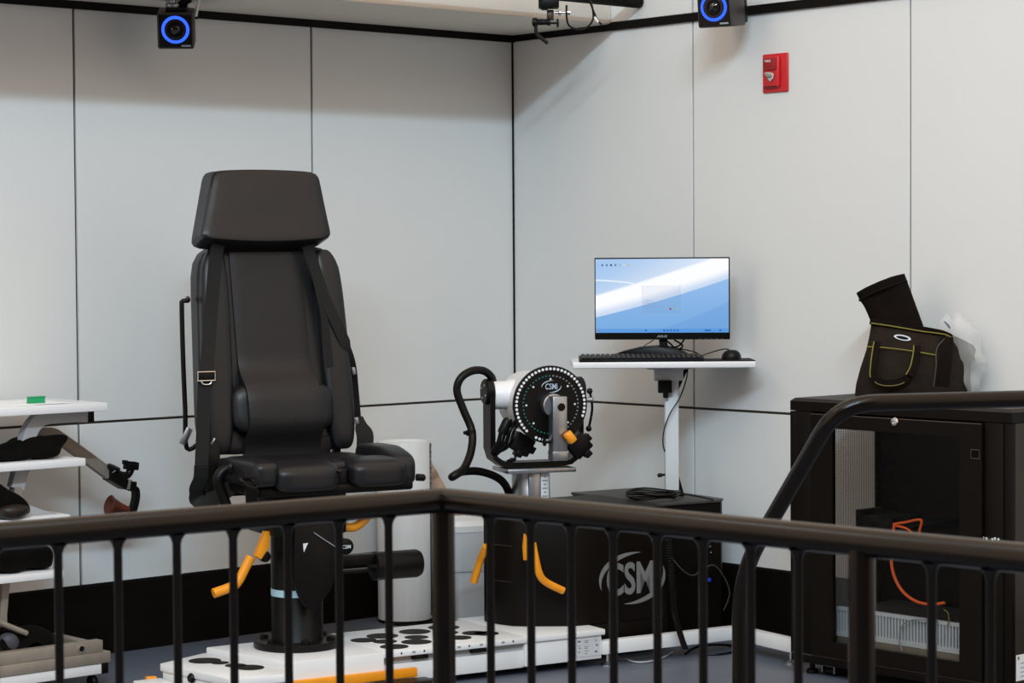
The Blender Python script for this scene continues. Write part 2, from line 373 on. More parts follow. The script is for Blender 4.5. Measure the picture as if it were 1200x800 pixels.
# left side lever and ring
part('side_lever', BLACK, t, tube, cat([(-.235, -.02, .86), S(277, 549, -.05), S(264, 550, -.05), S(256, 560, -.05), S(258, 572, -.05), S(265, 592, -.05)], 6), .021, 14)
part('lever_cap', BLACK, t, lathe, S(273, 548, -.07), (.2, -1, 0), [(.0, -.02), (.018, -.015), (.02, 0), (.012, .008), (0, .009)], 16)
part('tilt_ring', BLACKM, t, tube, cat([S(282, 561, -.29), S(288, 568, -.30), S(299, 572, -.30), S(302, 566, -.28), S(293, 562, -.26)], 6, True), .0075, 10, True)
part('ring_post', BLACKM, t, cyl, S(293, 572, -.28), S(295, 592, -.25), .02, .022, 14)
part('end_stud', BLACK, t, lathe, S(488, 559, -.22), (1, -.15, -.1), [(.014, 0), (.014, .03), (.008, .036), (0, .037)], 12)
part('seat_strut', BLACKM, t, cyl, (-.24, .12, .70), (-.13, .05, .66), .018, None, 14)
# backrest: u across, v up, w towards the front
def BK(u, v, w): return V((u + .012, .245 + .145 * v - w, .905 + v))
def bk(q): return BK(q.x, q.z, -q.y)
def taper(q):
    k = 1 - .085 * max(0, q.z) / .8 - (.06 if q.z > .72 else 0) * (q.z - .72) / .1; return bk(V((q.x * k + .028, q.y, q.z)))
back = parts('backrest', LEATH, t, (pillow, (0, .02, .395), (.655, .11, .82), 9, 13, taper))
parts('back_shell', BLACK, t, (pillow, (0, .075, .40), (.60, .05, .80), 9, 8, taper))
for s in (-1, 1):
    parts('side_bolster', LEATH, t, (pillow, (s * .262, -.035, .39), (.125, .085, .80), 4, 12, lambda q: taper(V((q.x, q.y, q.z)))))
parts('lumbar_roll', LEATH, t, (pillow, (.03, -.045, .165), (.43, .13, .20), 4.5, 10, bk))
# centre strip runs over the lumbar roll
def strip(bm):
    rows = []
    for i in range(31):
        v = -.02 + .80 * i / 30
        w = .042 + .082 * math.exp(-((v - .165) / .125) ** 4) 
        c = .008 + .022 * (1 - v / .8); h = .158 - .01 * v
        rows.append([BK(c + h * (k / 8 - 1) if k <= 16 else 0, v, w + .006 * (1 - ((k - 8) / 8) ** 8)) for k in range(17)])
    L = [[bm.verts.new(p) for p in r] for r in rows]; K = [[bm.verts.new(p + V((0, .03, 0))) for p in r] for r in rows]
    n, mm = len(L), 17
    for i in range(n - 1):
        for j in range(mm - 1):
            bm.faces.new((L[i][j], L[i][j + 1], L[i + 1][j + 1], L[i + 1][j])); bm.faces.new((K[i][j], K[i + 1][j], K[i + 1][j + 1], K[i][j + 1]))
        bm.faces.new((L[i][0], L[i + 1][0], K[i + 1][0], K[i][0])); bm.faces.new((L[i][-1], K[i][-1], K[i + 1][-1], L[i + 1][-1]))
    for j in range(mm - 1):
        bm.faces.new((L[0][j], K[0][j], K[0][j + 1], L[0][j + 1])); bm.faces.new((L[-1][j], L[-1][j + 1], K[-1][j + 1], K[-1][j]))
part('centre_panel', LEATH2, t, strip)
# headrest: wide rounded trapezoid, fuller at the bottom
def head(q):
    v = (q.z + .15) / .30                       # 0 bottom .. 1 top
    k = .965 - .13 * v; f_ = (1 - q.y / .07) / 2; c_ = 1 - (q.x / .29) ** 2
    return BK(q.x * k - .016 + .014 * v + .035 * v * max(0, -q.x / .29), .795 + .305 * v + .04 * f_ * (1 - v) ** 2 + (.008 * c_ if v > .5 else -.016 * c_), (-q.y) * (1 - .1 * v) + .04 + .035 * (1 - v))
parts('headrest', LEATH, t, (pillow, (0, 0, 0), (.58, .15, .30), 14, 15, head))
# belts
W1 = V((1, 0, 0))
part('shoulder_belt', BELT, t, ribbon, cat([S(257, 286, .26), S(253, 300, .27), S(247, 370, .245), S(242, 432, .20), S(240, 445, .185), S(238, 500, .16), S(236, 548, .14)], 4), W1, [.054] * 25, .004)
part('shoulder_belt', BELT, t, ribbon, cat([S(361, 288, .26), S(364, 300, .265), S(379, 345, .245), S(395, 380, .23), S(407, 408, .225), S(413, 428, .25), S(416, 455, .30), S(419, 490, .33)], 4), W1, [.05] * 8 + [.046] * 8 + [.03] * 13, .004)
part('shoulder_belt_tail', BELT, t, ribbon, cat([S(362, 290, .27), S(371, 330, .25), S(380, 372, .235), S(387, 430, .215)], 4), W1, .03, .003)
part('hip_belt', BELT, t, ribbon, cat([S(421, 488, .30), S(424, 500, .28), S(428, 512, .26), S(425, 540, .25), S(419, 552, .24)], 4), W1, [.03, .034, .04, .048, .06, .068, .072, .074, .074, .073, .07, .07, .068, .066, .066, .066, .066], .004)
part('hip_belt', BELT, t, ribbon, cat([S(236, 545, .14), S(235, 560, .15), S(230, 573, .17), S(233, 586, .18), S(252, 584, .12), S(278, 566, .02)], 4), [V((1, 0, 0))] * 9 + [V((.8, 0, .6))] * 5 + [V((.2, .2, 1))] * 7, [.058] * 10 + [.066] * 11, .005)
bm = bmesh.new(); c = S(241, 441, .18); box(bm, c, (.072, .014, .034), .004); obj('buckle', bm, BLACK, t)
part('buckle_frame', CHROME, t, tube, [c + V((-.035, -.009, .018)), c + V((.035, -.009, .018)), c + V((.035, -.009, -.016)), c + V((-.035, -.009, -.016))], .0035, 8, True)
part('buckle_tongue', CHROME, t, tube, cat([c + V((-.022, -.009, -.018)), c + V((-.012, -.009, -.03)), c + V((.012, -.009, -.03)), c + V((.022, -.009, -.018))], 4), .0035, 8)
bm = bmesh.new(); box(bm, S(218, 511, .22), (.028, .012, .07), .004, ry=.5); obj('belt_clip', bm, STEEL, t)
bm = bmesh.new(); box(bm, S(249.5, 517, .14), (.006, .008, .028), .001, ry=.5); obj('belt_clip', bm, CHROME, t)
bm = bmesh.new(); box(bm, S(414, 434, .26), (.016, .016, .035), .003, ry=-.2); obj('belt_clip', bm, STEEL, t)
bm = bmesh.new(); box(bm, S(418, 493, .29), (.016, .012, .03), .003, ry=-.2); obj('belt_clip', bm, STEEL, t)
part('side_rod', BLACKM, t, tube, cat([BK(-.30, .60, -.03), S(220, 352, .30), S(214, 353, .30), S(213, 360, .30), S(214.5, 420, .30), S(217, 480, .30), S(219, 525, .30), BK(-.28, .04, -.03)], 5), .0095, 10)
parts('back_bracket', BLACKM, t, (b2, -.30, -.235, .16, .22, .74, .95, .004), (b2, .20, .25, .20, .25, .76, .95, .004), (b2, -.30, .25, .16, .25, .735, .765, .004), (b2, .28, .31, .24, .27, .80, .98, .003))

# ------------------------------------------------------------------ dynamometer on its black housing
t = mk('dynamometer', 'black and white dynamometer with round dial on a black housing', 'dynamometer', B)
foot = [(1.085, .36), (.923, .118), (.930, .02), (.955, -.055), (.99, -.088), (1.14, -.180), (1.19, -.197), (1.25, -.2), (1.60, -.2), (1.627, -.19), (1.632, -.16), (1.632, .36)]
hs = part('housing', CABM, t, prism, foot, XY, ZP + .0005, .62, .004)
part('housing_plinth', CABM, t, b2, 1.245, 1.625, -.198, .3, .06, ZP, .002)
for z in (.336, .483):
    part('housing_seam', mat('seam_brown', (62, 52, 45), .6), hs, tube, [(.919, .114, z), (.928, .02, z), (.953, -.057, z)], .0012, 5)
part('housing_hole', DARK, hs, lathe, B.ly(642, 727, -.10) * 1.0, (-.5, -.86, 0), [(.0, 0), (.011, 0), (.011, .03), (0, .03)], 14)
FT = lambda u, v, d: (u, -.2005 - d, v)
c0 = B.ly(741, 677, -.2)
lg = part('logo', LOGOG, hs, text_mesh, 'CSMi', .135, .262, FT, 0, .0015, .025, 0, c0.x + .004, c0.z)
bm = bmesh.new()
arcband(bm, c0.x, c0.z, .165, .108, pi * .42, pi * 1.12, .022, FT, 22, .0015)
obj('logo_swoosh', bm, LOGOG, hs); bm = bmesh.new()
arcband(bm, c0.x, c0.z, .165, .108, -pi * .58, pi * .12, .022, FT, 22, .0015)
obj('logo_swoosh', bm, LOGOG, hs)
# orange levers on the housing
def seg(px, py, d): return B.ly(px, py, d)
part('lever', ORANGE, t, tube, cat([seg(624, 636, -.20), seg(627, 652, -.215), seg(632, 672, -.22), seg(640, 682, -.22), seg(660, 692, -.23)], 5), .0155, 14)
part('lever_yoke', ORANGE, t, prism, [(seg(px, py, -.2).x, seg(px, py, -.2).z) for px, py in ((614, 625), (620, 640), (620, 654), (613.5, 656), (612.5, 640))], lambda u, v, d: (u, d, v), -.215, -.195, .003)
part('lever', ORANGE, t, tube, cat([B.lx(570, 640, .90), B.lx(563, 656, .90), B.lx(558, 672, .895), B.lx(555, 682, .89)], 5), .016, 14)
# column
DO = at_y(622, 560, 9.42); D = Fr(DO, radians(18)); dl = B._l(V((DO.x, DO.y, 0)))
def dz(px, py, d): return D.ly(px, py, d)
MW = Matrix.Rotation(D.th - B.th, 4, 'Z'); MW.translation = V((dl.x, dl.y, 0))   # head frame inside the thing's frame
def hp(p): return MW @ V(p)
def hpart(name, m, parent, fn, *a, smooth=38, **k):
    bm = bmesh.new(); fn(bm, *a, **k); bmesh.ops.transform(bm, matrix=MW, verts=bm.verts[:]); return obj(name, bm, m, parent, smooth)
Z0 = dz(622, 548, 0).z      # yoke foot
ZT = Z0 - .0125
col = hpart('column', STEEL, t, lathe, (0, 0, .60), (0, 0, 1), [(.080, 0), (.080, .11), (.079, .112), (.079, ZT - .6)], 36)
hpart('column_sleeve', STEEL, t, b2, -.035, .015, -.084, -.06, .61, ZT, .003)
rul = hpart('ruler', PALE, col, b2, .017, .05, -.083, -.06, .61, ZT, .001)
bm = bmesh.new()
for i in range(11): box(bm, (.0335, -.0835, .63 + i * .016), (.024 if i % 2 else .012, .001, .005))
bmesh.ops.transform(bm, matrix=MW, verts=bm.verts[:]); obj('ruler_marks', bm, GREYM, rul)
hpart('yoke_plate', STEEL, t, b2, -.135, .16, -.115, .10, Z0 - .012, Z0 + .006, .003)
# yoke: flat U bar, arms at the sides
ZC = dz(645, 474, -.22).z; DX = dz(645, 474, -.22).x
xl, xr = -.178, .205; zb = Z0 + .018
def yoke(bm):
    pts = [V((xl, 0, ZC + .06)), V((xl, 0, ZC - .05)), V((xl, 0, zb + .07)), V((xl + .012, 0, zb + .03)), V((xl + .045, 0, zb + .006)), V((xl + .085, 0, zb)),
           V((xr - .085, 0, zb)), V((xr - .045, 0, zb + .006)), V((xr - .012, 0, zb + .03)), V((xr, 0, zb + .07)), V((xr, 0, ZC - .05)), V((xr, 0, ZC + .06))]
    ribbon(bm, pts, V((0, 1, 0)), .10, .022)
hpart('yoke', BLACKM, t, yoke)
for s, x in ((-1, xl), (1, xr)):
    hpart('pivot_cap', BLACK, t, lathe, (x + s * -.012, 0, ZC + .045), (s, 0, 0), [(.05, 0), (.054, .004), (.054, .030), (.048, .036), (0, .036)], 28)
    for a in range(4):
        hpart('cap_screw', STEEL, t, lathe, (x + s * .024, .03 * cos(a * pi / 2 + .5), ZC + .045 + .03 * sin(a * pi / 2 + .5)), (s, 0, 0), [(.005, 0), (.005, .003), (0, .003)], 8)
for x, y in ((-.10, -.03), (-.07, .03), (.09, -.03), (.12, .03)):
    hpart('yoke_bolt', BLACK, t, lathe, (x, y, zb + .01), (0, 0, 1), [(.014, 0), (.014, .008), (.009, .013), (0, .013)], 12)
# motor body
mb = hpart('motor_body', WHITEM, t, lathe, (DX, -.205, ZC), (0, 1, 0), [(.150, 0), (.150, .02), (.132, .045), (.124, .06), (.124, .30), (.116, .318), (.09, .322), (0, .322)], 44)
hpart('trunnion', WHITEM, t, lathe, (xl + .012, 0, ZC + .03), (1, 0, 0), [(.056, 0), (.058, .004), (.058, .06), (.064, .075), (.066, .16)], 30)
hpart('trunnion', WHITEM, t, lathe, (xr - .012, 0, ZC + .03), (-1, 0, 0), [(.05, 0), (.05, .08)], 30)
# dial
YD = -.222; RD = .157
dial = hpart('dial', BLACKM, t, lathe, (DX, YD + .016, ZC), (0, -1, 0), [(0, 0), (RD, 0), (RD + .001, .003), (RD + .001, .013), (RD - .002, .016), (RD * .86, .0165), (RD * .855, .0155), (0, .0155)], 64)
bmA, bmB, bmC = bmesh.new(), bmesh.new(), bmesh.new()
FD = lambda u, v, d: (DX + u, YD - .0006 - d, ZC + v)
def disc(bm, u, v, r, n=10): prism(bm, [(u + r * cos(2 * pi * k / n), v + r * sin(2 * pi * k / n)) for k in range(n)], FD, 0, .0014)
def sq(bm, u, v, a, l, wd):
    ca, sa = cos(a), sin(a); prism(bm, [(u + ca * i * l - sa * j * wd, v + sa * i * l + ca * j * wd) for i, j in ((-1, -1), (1, -1), (1, 1), (-1, 1))], FD, 0, .0012)
for i in range(56):
    a = pi / 2 + 2 * pi * i / 56
    deg = math.degrees(a) % 360
    if 226 < deg < 243 or 280 < deg < 335: continue
    disc(bmA, RD * .925 * cos(a), RD * .925 * sin(a), .0058)
for i in range(48):
    a = pi / 2 + .03 + 2 * pi * i / 48
    sq(bmB if i < 26 else bmC, RD * .745 * cos(a), RD * .745 * sin(a), a, .0026, .0028)
for i in range(8):
    a = pi / 2 + 2 * pi * i / 8
    disc(bmA, RD * .66 * cos(a), RD * .66 * sin(a), .0042, 8)
for bm, nm, mm_ in ((bmA, 'dial_holes', PALE), (bmB, 'dial_marks', TEAL), (bmC, 'dial_marks', GREYM)):
    bmesh.ops.transform(bm, matrix=MW, verts=bm.verts[:]); obj(nm, bm, mm_, dial)
bm = bmesh.new(); text_mesh(bm, 'CSMi', .024, .052, FD, 0, .0012, .008, .08, .004, RD * .47)
arcband(bm, .004, RD * .47, .042, .025, pi * .42, pi * 1.05, .004, FD, 14, .0012); arcband(bm, .004, RD * .47, .042, .025, -pi * .58, pi * .05, .004, FD, 14, .0012)
bmesh.ops.transform(bm, matrix=MW, verts=bm.verts[:]); obj('logo', bm, LOGOB, dial)
# crank arm
hub = hpart('hub', STEEL, t, lathe, (DX + .002, YD + .001, ZC), (0, -1, 0), [(.046, 0), (.046, .04), (.042, .044), (0, .044)], 32)
A0 = dz(653, 464, YD - .06); A1 = dz(653, 539, YD - .06)
arm = hpart('crank_arm', STEEL, t, b2, A0.x - .031, A0.x + .029, YD - .098, YD - .038, A1.z + .03, A0.z, .003)
hpart('arm_end', STEEL, t, b2, A0.x - .033, A0.x + .031, YD - .100, YD - .036, A1.z, A1.z + .038, .002)
hpart('arm_bore', BLACK, arm, lathe, (A0.x + .004, YD - .0975, A0.z - .042), (0, -1, 0), [(.016, 0), (.016, .003), (0, .003)], 22)
hpart('arm_pin', STEEL, t, cyl, (A0.x + .028, YD - .068, dz(653, 512, -.28).z), (A0.x + .05, YD - .074, dz(653, 512, -.28).z + .004), .014, None, 16)
k0 = dz(664, 507, -.345); k1 = dz(675, 521, -.35)
hpart('orange_knob', ORANGE, t, lathe, k0, (k1 - k0), [(.0, 0), (.016, 0), (.0185, .004), (.0185, .042), (.016, .046), (0, .046)], 18)
hpart('thumb_screw', BLACK, t, lathe, (A0.x - .062, YD - .07, A1.z + .075), (1, 0, 0), [(0, 0), (.016, 0), (.016, .007), (.006, .01), (.006, .03)], 14)
# side lever on the right with two ball ends, lower connectors, cables and hose
q0, q1, q2 = dz(691, 458, -.08), dz(694, 478, -.09), dz(690, 502, -.08)
hpart('side_handle', BLACK, t, tube, cat([q0, q1, q2], 6), .0055, 10)
for q in (q0, q2): hpart('handle_ball', BLACK, t, lathe, q + V((0, 0, -.013)), (0, 0, 1), [(0, 0), (.009, .003), (.013, .013), (.009, .023), (0, .026)], 14)
hpart('handle_pin', STEEL, t, cyl, dz(684, 469, -.08), dz(695, 468, -.10), .011, None, 14)
def conn(bm, px, py, d, rz_, s):
    c = dz(px, py, d); box(bm, c, (s, .06, s * .9), .006, ry=rz_); box(bm, c + V((sin(rz_) * -.0, -.005, 0)) + V((cos(rz_) * s * .55, 0, -sin(rz_) * s * .55)), (s * .3, .04, s * .35), .003, ry=rz_)
    box(bm, c + V((-sin(rz_) * s * .5, -.02, -cos(rz_) * s * .5)), (s * .35, .05, s * .3), .003, ry=rz_)
hpart('connector', BLACK, t, conn, 611, 520, -.10, .55, .085)
hpart('connector', BLACK, t, conn, 678, 522, -.12, -.75, .085)
for i, (sx, col_) in enumerate(((0, BLACK), (5, BLACK), (10, BLACK), (15, BLACK))):
    hpart('motor_cable', col_, t, tube, cat([dz(594 + sx, 490 + sx * .4, -.08), dz(588 + sx, 503, -.09 - .01 * i), dz(584 + sx * .8, 518 + sx * .3, -.085), dz(577 + sx * .4, 530, -.06), (xl + .03, -.02, zb + .05)], 5), .0065 if i % 2 else .009, 8)
hpart('cable_sleeve', BLACK, t, lathe, dz(592, 500, -.10), (.5, 0, 1), [(.02, -.03), (.022, -.02), (.022, .02), (.02, .03)], 14)
hose = [dz(578, 452, .02), dz(576, 442, .0), dz(567, 434.5, -.02), (dz(553, 434.5, -.04)), dz(540, 443, -.05), dz(535.5, 458, -.05), dz(543, 480, -.06), dz(553, 505, -.08), dz(552, 528, -.12), dz(544, 548, -.18), dz(533, 557, -.24),
        dz(530, 558.5, -.20), dz(540, 553, -.12), dz(560, 552, -.06), dz(580, 558, -.02), dz(592, 568, -.0), dz(598, 585, .06), dz(600, 606, .12)]
hpart('cable_hose', BLACK, t, tube, cat(hose, 6), .0165, 14)
hpart('hose_tie', BLACK, t, lathe, dz(552, 507, -.08), (0, .1, 1), [(.018, -.012), (.021, -.01), (.021, .01), (.018, .012)], 16)
hpart('tie_tail', BLACK, t, cyl, dz(551, 507, -.09), dz(544, 507, -.10), .005, .008, 8)

# ------------------------------------------------------------------ computer box beside the dynamometer
t = mk('computer_cabinet', 'low black computer box carrying the desk post', 'cabinet', B)
bx = part('body', CABM, t, prism, [(1.637, -.03), (1.66, -.055), (2.0, -.062), (2.03, -.03), (2.03, .56), (1.637, .56)], XY, .03, .60, .006)
part('lid', mat('lid_grey', (62, 60, 58), .5, noise=(20, .05)), t, prism, [(1.636, -.03), (1.66, -.06), (2.0, -.068), (2.037, -.03), (2.037, .565), (1.636, .565)], XY, .6003, .612, .003)
for px, py in ((832, 640), (833, 647)): part('status_light', emit('led_white', (150, 190, 220), .35), bx, lathe, B.ly(px, py, -.0635), (0, -1, 0), [(.003, 0), (.003, .002), (0, .002)], 8)
part('blue_port', emit('led_blue', (30, 60, 170), .7), bx, lathe, B.ly(831, 679, -.0635), (0, -1, 0), [(.009, 0), (.009, .002), (0, .002)], 10)
for x in (1.70, 1.97):
    for y in (.02, .5): part('foot', BLACK, t, lathe, (x, y, 0), (0, 0, 1), [(.02, 0), (.02, .03)], 12)
bm = bmesh.new()
cc = B.z(765, 583.5, .618)
for k in range(5):
    pts = [cc + V((.105 * (1 + .08 * (k % 3)) * cos(a), (.075 + .012 * k) * sin(a), .004 + .006 * k + .004 * sin(3 * a + k))) for a in [2 * pi * i / 40 for i in range(40)]]
    tube(bm, pts, .0035, 6, True)
tube(bm, cat([cc + V((.10, .0, .02)), cc + V((.15, -.06, .01)), cc + V((.17, -.14, .004)), cc + V((.175, -.20, .0))], 5), .0035, 6)
o = obj('cable_coil', bm, BLACK); o.location = B.o; o.rotation_euler = (0, 0, B.th); tag(o, 'coiled black cable lying on the computer box lid', 'cable')
# coiled cord and thin cables hanging at the side of the housing
bm = bmesh.new()
pth = cat([B.ly(783, 632, -.21), B.ly(786, 660, -.225), B.ly(788, 690, -.24), B.ly(791, 720, -.35), B.ly(797, 742, -.36), B.ly(803, 760, -.38)], 8)
L_ = []
for i in range(len(pth) - 1):
    for s in range(8):
        p = pth[i].lerp(pth[i + 1], s / 8); a = (i * 8 + s) * 2 * pi / 6; L_.append(p + V((cos(a) * .012, sin(a) * .012, 0)))
tube(bm, L_, .0035, 5)
o = obj('coiled_cord', bm, BLACK); o.location = B.o; o.rotation_euler = (0, 0, B.th); tag(o, 'coiled black cord hanging beside the black housing', 'cord')
def floor_cable(lbl, pix, r, m_, zz=.006):
    bm = bmesh.new(); tube(bm, cat([at_z(px, py, zz) for px, py in pix], 7), r, 7); tag(obj('floor_cable', bm, m_), lbl, 'cable')
floor_cable('grey cable curling on the floor under the white beam', [(733, 772), (745, 775.5), (760, 775), (775, 771), (788, 764)], .004, GREYP)
floor_cable('black cable looped on the floor below the coiled cord', [(803, 766), (815, 758), (835, 755), (856, 756), (862, 762), (845, 766), (820, 766)], .005, BLACK)
bm = bmesh.new(); tube(bm, cat([B.ly(786, 652, -.07), B.ly(800, 668, -.10), B.ly(812, 674, -.10), B.ly(822, 668, -.10), B.ly(836, 662, -.10), B.ly(848, 675, -.10), B.ly(855, 695, -.10), B.ly(848, 715, -.08)], 6), .0028, 6)
o = obj('loose_cable', bm, mat('cable_grey', (60, 56, 54), .6)); o.location = B.o; o.rotation_euler = (0, 0, B.th); tag(o, 'thin grey cable drooping in front of the computer box', 'cable')

# ------------------------------------------------------------------ desk, monitor, keyboard, mouse
dp = at_z(797, 581, .612); DK = Fr((dp.x, dp.y), 0.0)
t = mk('monitor_desk', 'small white desk top on a white lifting post', 'desk', DK)
z1 = DK.ly(790, 431, -.0).z
zt = DK.ly(780, 424, -.26).z; zl = DK.ly(780, 431.5, -.26).z
xA, xB = DK.ly(671, 428, -.26).x, DK.ly(886, 426, -.26).x
part('desk_top', WHITEM, t, b2, xA, xB, -.26, .16, zl, zt, .006, 3)
cx = DK.ly(787.5, 500, -.03).x
part('post', WHITEP, t, b2, cx - .03, cx + .03, -.03, .03, .613, zl - .02, .006)
bx0, bx1 = DK.ly(767, 440, -.04).x, DK.ly(806, 440, -.04).x
part('top_bracket', WHITEP, t, b2, bx0, bx1 - .02, -.045, .05, DK.ly(785, 446, -.04).z, zl - .012, .003)
part('mount_plate', GREYP, t, b2, bx0 - .035, bx1 + .01, -.10, .08, zl - .012, zl - .0005, .001)
part('drive_box', BLACK, t, b2, DK.ly(771, 450, -.05).x, DK.ly(787, 450, -.05).x, -.075, -.032, DK.ly(780, 460, -.05).z, DK.ly(780, 445.5, -.05).z, .003)
c = DK.ly(780, 463, -.055)
part('drive_shaft', BLACK, t, lathe, c, (0, 0, 1), [(.008, -.012), (.012, -.008), (.012, .012)], 14)
c = DK.ly(777, 556, -.02)
part('crank_lever', BLACK, t, lathe, (cx - .03, -.02, c.z), (-1, 0, -.1), [(.005, 0), (.005, .012), (.009, .016), (.009, .03), (.005, .034)], 12)
part('rear_gusset', BLACK, t, prism, [(cx + .029, zl - .03), (cx + .075, zl - .013), (cx + .03, zl - .11)], lambda u, v, d: (u, d, v), .0, .02)
part('foot_gusset', BLACK, t, prism, [(cx + .031, .613), (cx + .055, .613), (cx + .031, .70)], lambda u, v, d: (u, d, v), -.01, .01)
bm = bmesh.new()
tube(bm, cat([DK.ly(806, 431, .10), DK.ly(804, 445, .02), DK.ly(797, 465, -.05), DK.ly(785, 485, -.07), DK.ly(778, 505, -.06), DK.ly(777, 520, -.05), DK.ly(779, 529, -.02)], 6), .0032, 7)
o = obj('monitor_cable', bm, mat('cable_dark_green', (18, 40, 34), .5)); o.location = DK.o; tag(o, 'thin dark cable hanging down the white desk post', 'cable')

# monitor
MN = Fr((DK.o.x + .0, DK.o.y - .12), radians(-7))
t = thing('monitor', 'black flat monitor showing a blue and white desktop', 'monitor', (MN.o.x, MN.o.y, zt), MN.th)
ml = lambda px, py, d=0: MN.ly(px, py, d) - V((0, 0, zt))
a0, a1 = ml(696.5, 303), ml(855.5, 397.5)
mx0, mx1, mz0, mz1 = a0.x, a1.x, (ml(696.5, 398.5).z + ml(855, 397).z) / 2, (ml(696.5, 302.5).z + ml(855, 300.5).z) / 2
part('casing', BLACK, t, b2, mx0, mx1, -.002, .022, mz0, mz1, .004, 2)
part('back_shell', BLACK, t, b2, mx0 + .1, mx1 - .1, .022, .05, mz0 + .06, mz1 - .08, .012, 3)
sx0, sx1, sz0, sz1 = mx0 + .005, mx1 - .005, mz0 + .030, mz1 - .006
def screen_mat():
    M = bpy.data.materials.new('desktop_picture'); M.use_nodes = True; nt = M.node_tree; nt.nodes.clear(); N = nt.nodes.new; Lk = nt.links.new
    out = N('ShaderNodeOutputMaterial'); em = N('ShaderNodeEmission'); Lk(em.outputs[0], out.inputs[0]); em.inputs[1].default_value = 1.0
    tc = N('ShaderNodeTexCoord'); sp = N('ShaderNodeSeparateXYZ'); Lk(tc.outputs['Object'], sp.inputs[0])
    def mth(op, a, b=None, c=None):
        n = N('ShaderNodeMath'); n.operation = op
        for i, x in enumerate((a, b, c)):
            if x is None: continue
            if isinstance(x, (int, float)): n.inputs[i].default_value = x
            else: Lk(x, n.inputs[i])
        return n.outputs[0]
    u = mth('DIVIDE', mth('SUBTRACT', sp.outputs[0], sx0), sx1 - sx0); v = mth('DIVIDE', mth('SUBTRACT', sp.outputs[2], sz0), sz1 - sz0)
    def poly(c0, c1, c2): return mth('ADD', mth('MULTIPLY', u, mth('ADD', mth('MULTIPLY', u, c2), c1)), c0)
    def step(x, a, b): 
        n = N('ShaderNodeMapRange'); n.interpolation_type = 'SMOOTHSTEP'; Lk(x, n.inputs[0]); n.inputs[1].default_value = a; n.inputs[2].default_value = b; return n.outputs[0]
    def mix(f, a, b):
        n = N('ShaderNodeMix'); n.data_type = 'RGBA'; Lk(f, n.inputs[0]) if not isinstance(f, (int, float)) else setattr(n.inputs[0], 'default_value', f)
        for i, x in ((6, a), (7, b)):
            if isinstance(x, tuple): n.inputs[i].default_value = lin(x) + (1,)
            else: Lk(x, n.inputs[i])
        return n.outputs[2]
    low = mth('SUBTRACT', v, poly(.205, .42, .10)); upp = mth('SUBTRACT', v, poly(.50, .52, .05))
    base = mix(step(v, 0, 1), (122, 170, 222), (150, 188, 232))
    base = mix(mth('MULTIPLY', step(mth('SUBTRACT', poly(-.18, .35, .25), v), -.01, .02), .35), base, (96, 148, 208))
    top_ = mix(step(mth('SUBTRACT', v, u), -.2, .9), (226, 234, 244), (164, 196, 234))
    band = mix(step(low, .02, .16), (200, 216, 238), (247, 249, 252))
    c = mix(step(low, -.004, .012), base, band); c = mix(step(upp, -.02, .03), c, top_)
    line = mth('ABSOLUTE', mth('SUBTRACT', v, poly(.715, -.06, -.35))); lf = mth('MULTIPLY', mth('SUBTRACT', 1, step(line, .004, .016)), mth('LESS_THAN', u, .29))
    c = mix(mth('MULTIPLY', lf, .7), c, (244, 248, 252))
    c = mix(mth('MULTIPLY', mth('SUBTRACT', 1, step(v, .045, .065)), .6), c, (70, 140, 215))
    Lk(c, em.inputs[0]); return M
scr = part('screen', screen_mat(), t, b2, sx0, sx1, -.0035, -.001, sz0, sz1)
SF = lambda u, v, d: (sx0 + (sx1 - sx0) * u, -.0036 - d, sz0 + (sz1 - sz0) * v)
def rect(bm, u0, u1, v0, v1, d=0, th=.0003): prism(bm, [(u0, v0), (u1, v0), (u1, v1), (u0, v1)], SF, d, d + th)
part('dialog_window', sheer('dialog_film', (120, 150, 190), .93, .6), scr, rect, .352, .638, .275, .64)
bm = bmesh.new()
for i in range(5): rect(bm, .365, .365 + .12 - .015 * i, .35 + i * .022, .354 + i * .022, .0004)
rect(bm, .352, .638, .272, .276, .0004); rect(bm, .352, .3535, .275, .64, .0004); rect(bm, .6365, .638, .275, .64, .0004)
obj('dialog_text', bm, emit('screen_grey', (128, 152, 186)), scr)
part('dialog_button', emit('screen_red', (170, 60, 80)), scr, rect, .556, .570, .31, .335, .0004)
part('dialog_button', emit('screen_lime', (150, 190, 120)), scr, rect, .603, .617, .31, .335, .0004)
for i, cl in enumerate(((150, 190, 225), (70, 110, 160), (80, 120, 170), (40, 70, 110), (110, 120, 140), (150, 180, 190), (200, 215, 230), (190, 190, 120))):
    part('desktop_icon', emit('icon_%d' % i, cl), scr, rect, .012 + i * .033, .026 + i * .033, .905, .932, .0004)
bm = bmesh.new()
for u_ in (.372, .51, .535, .56, .585, .61, .82, .835, .85, .93): rect(bm, u_, u_ + .013, .016, .042, .0004)
obj('taskbar_icons', bm, emit('screen_blue', (40, 100, 190)), scr)
part('taskbar_icon', emit('screen_orange', (200, 110, 60)), scr, rect, .012, .022, .016, .042, .0004)
part('brand_lettering', GREYM, t, text_mesh, 'ASUS', .0095, .046, lambda u, v, d: ((mx0 + mx1) / 2 + u, -.0022 - d, mz0 + .0145 + v), 0, .0006, .02, .25)
part('button_marks', GREYM, t, text_mesh, '. . . . .', .0015, .10, lambda u, v, d: (mx1 - .08 + u, -.0022 - d, mz0 + .004 + v), 0, .0006, .01)
nx = (mx0 + mx1) / 2 + .005
part('stand_neck', BLACK, t, prism, [(nx - .022, mz0 + .03), (nx + .012, mz0 + .03), (nx + .022, .012), (nx - .016, .012)], lambda u, v, d: (u, d, v), .022, .045, .003)
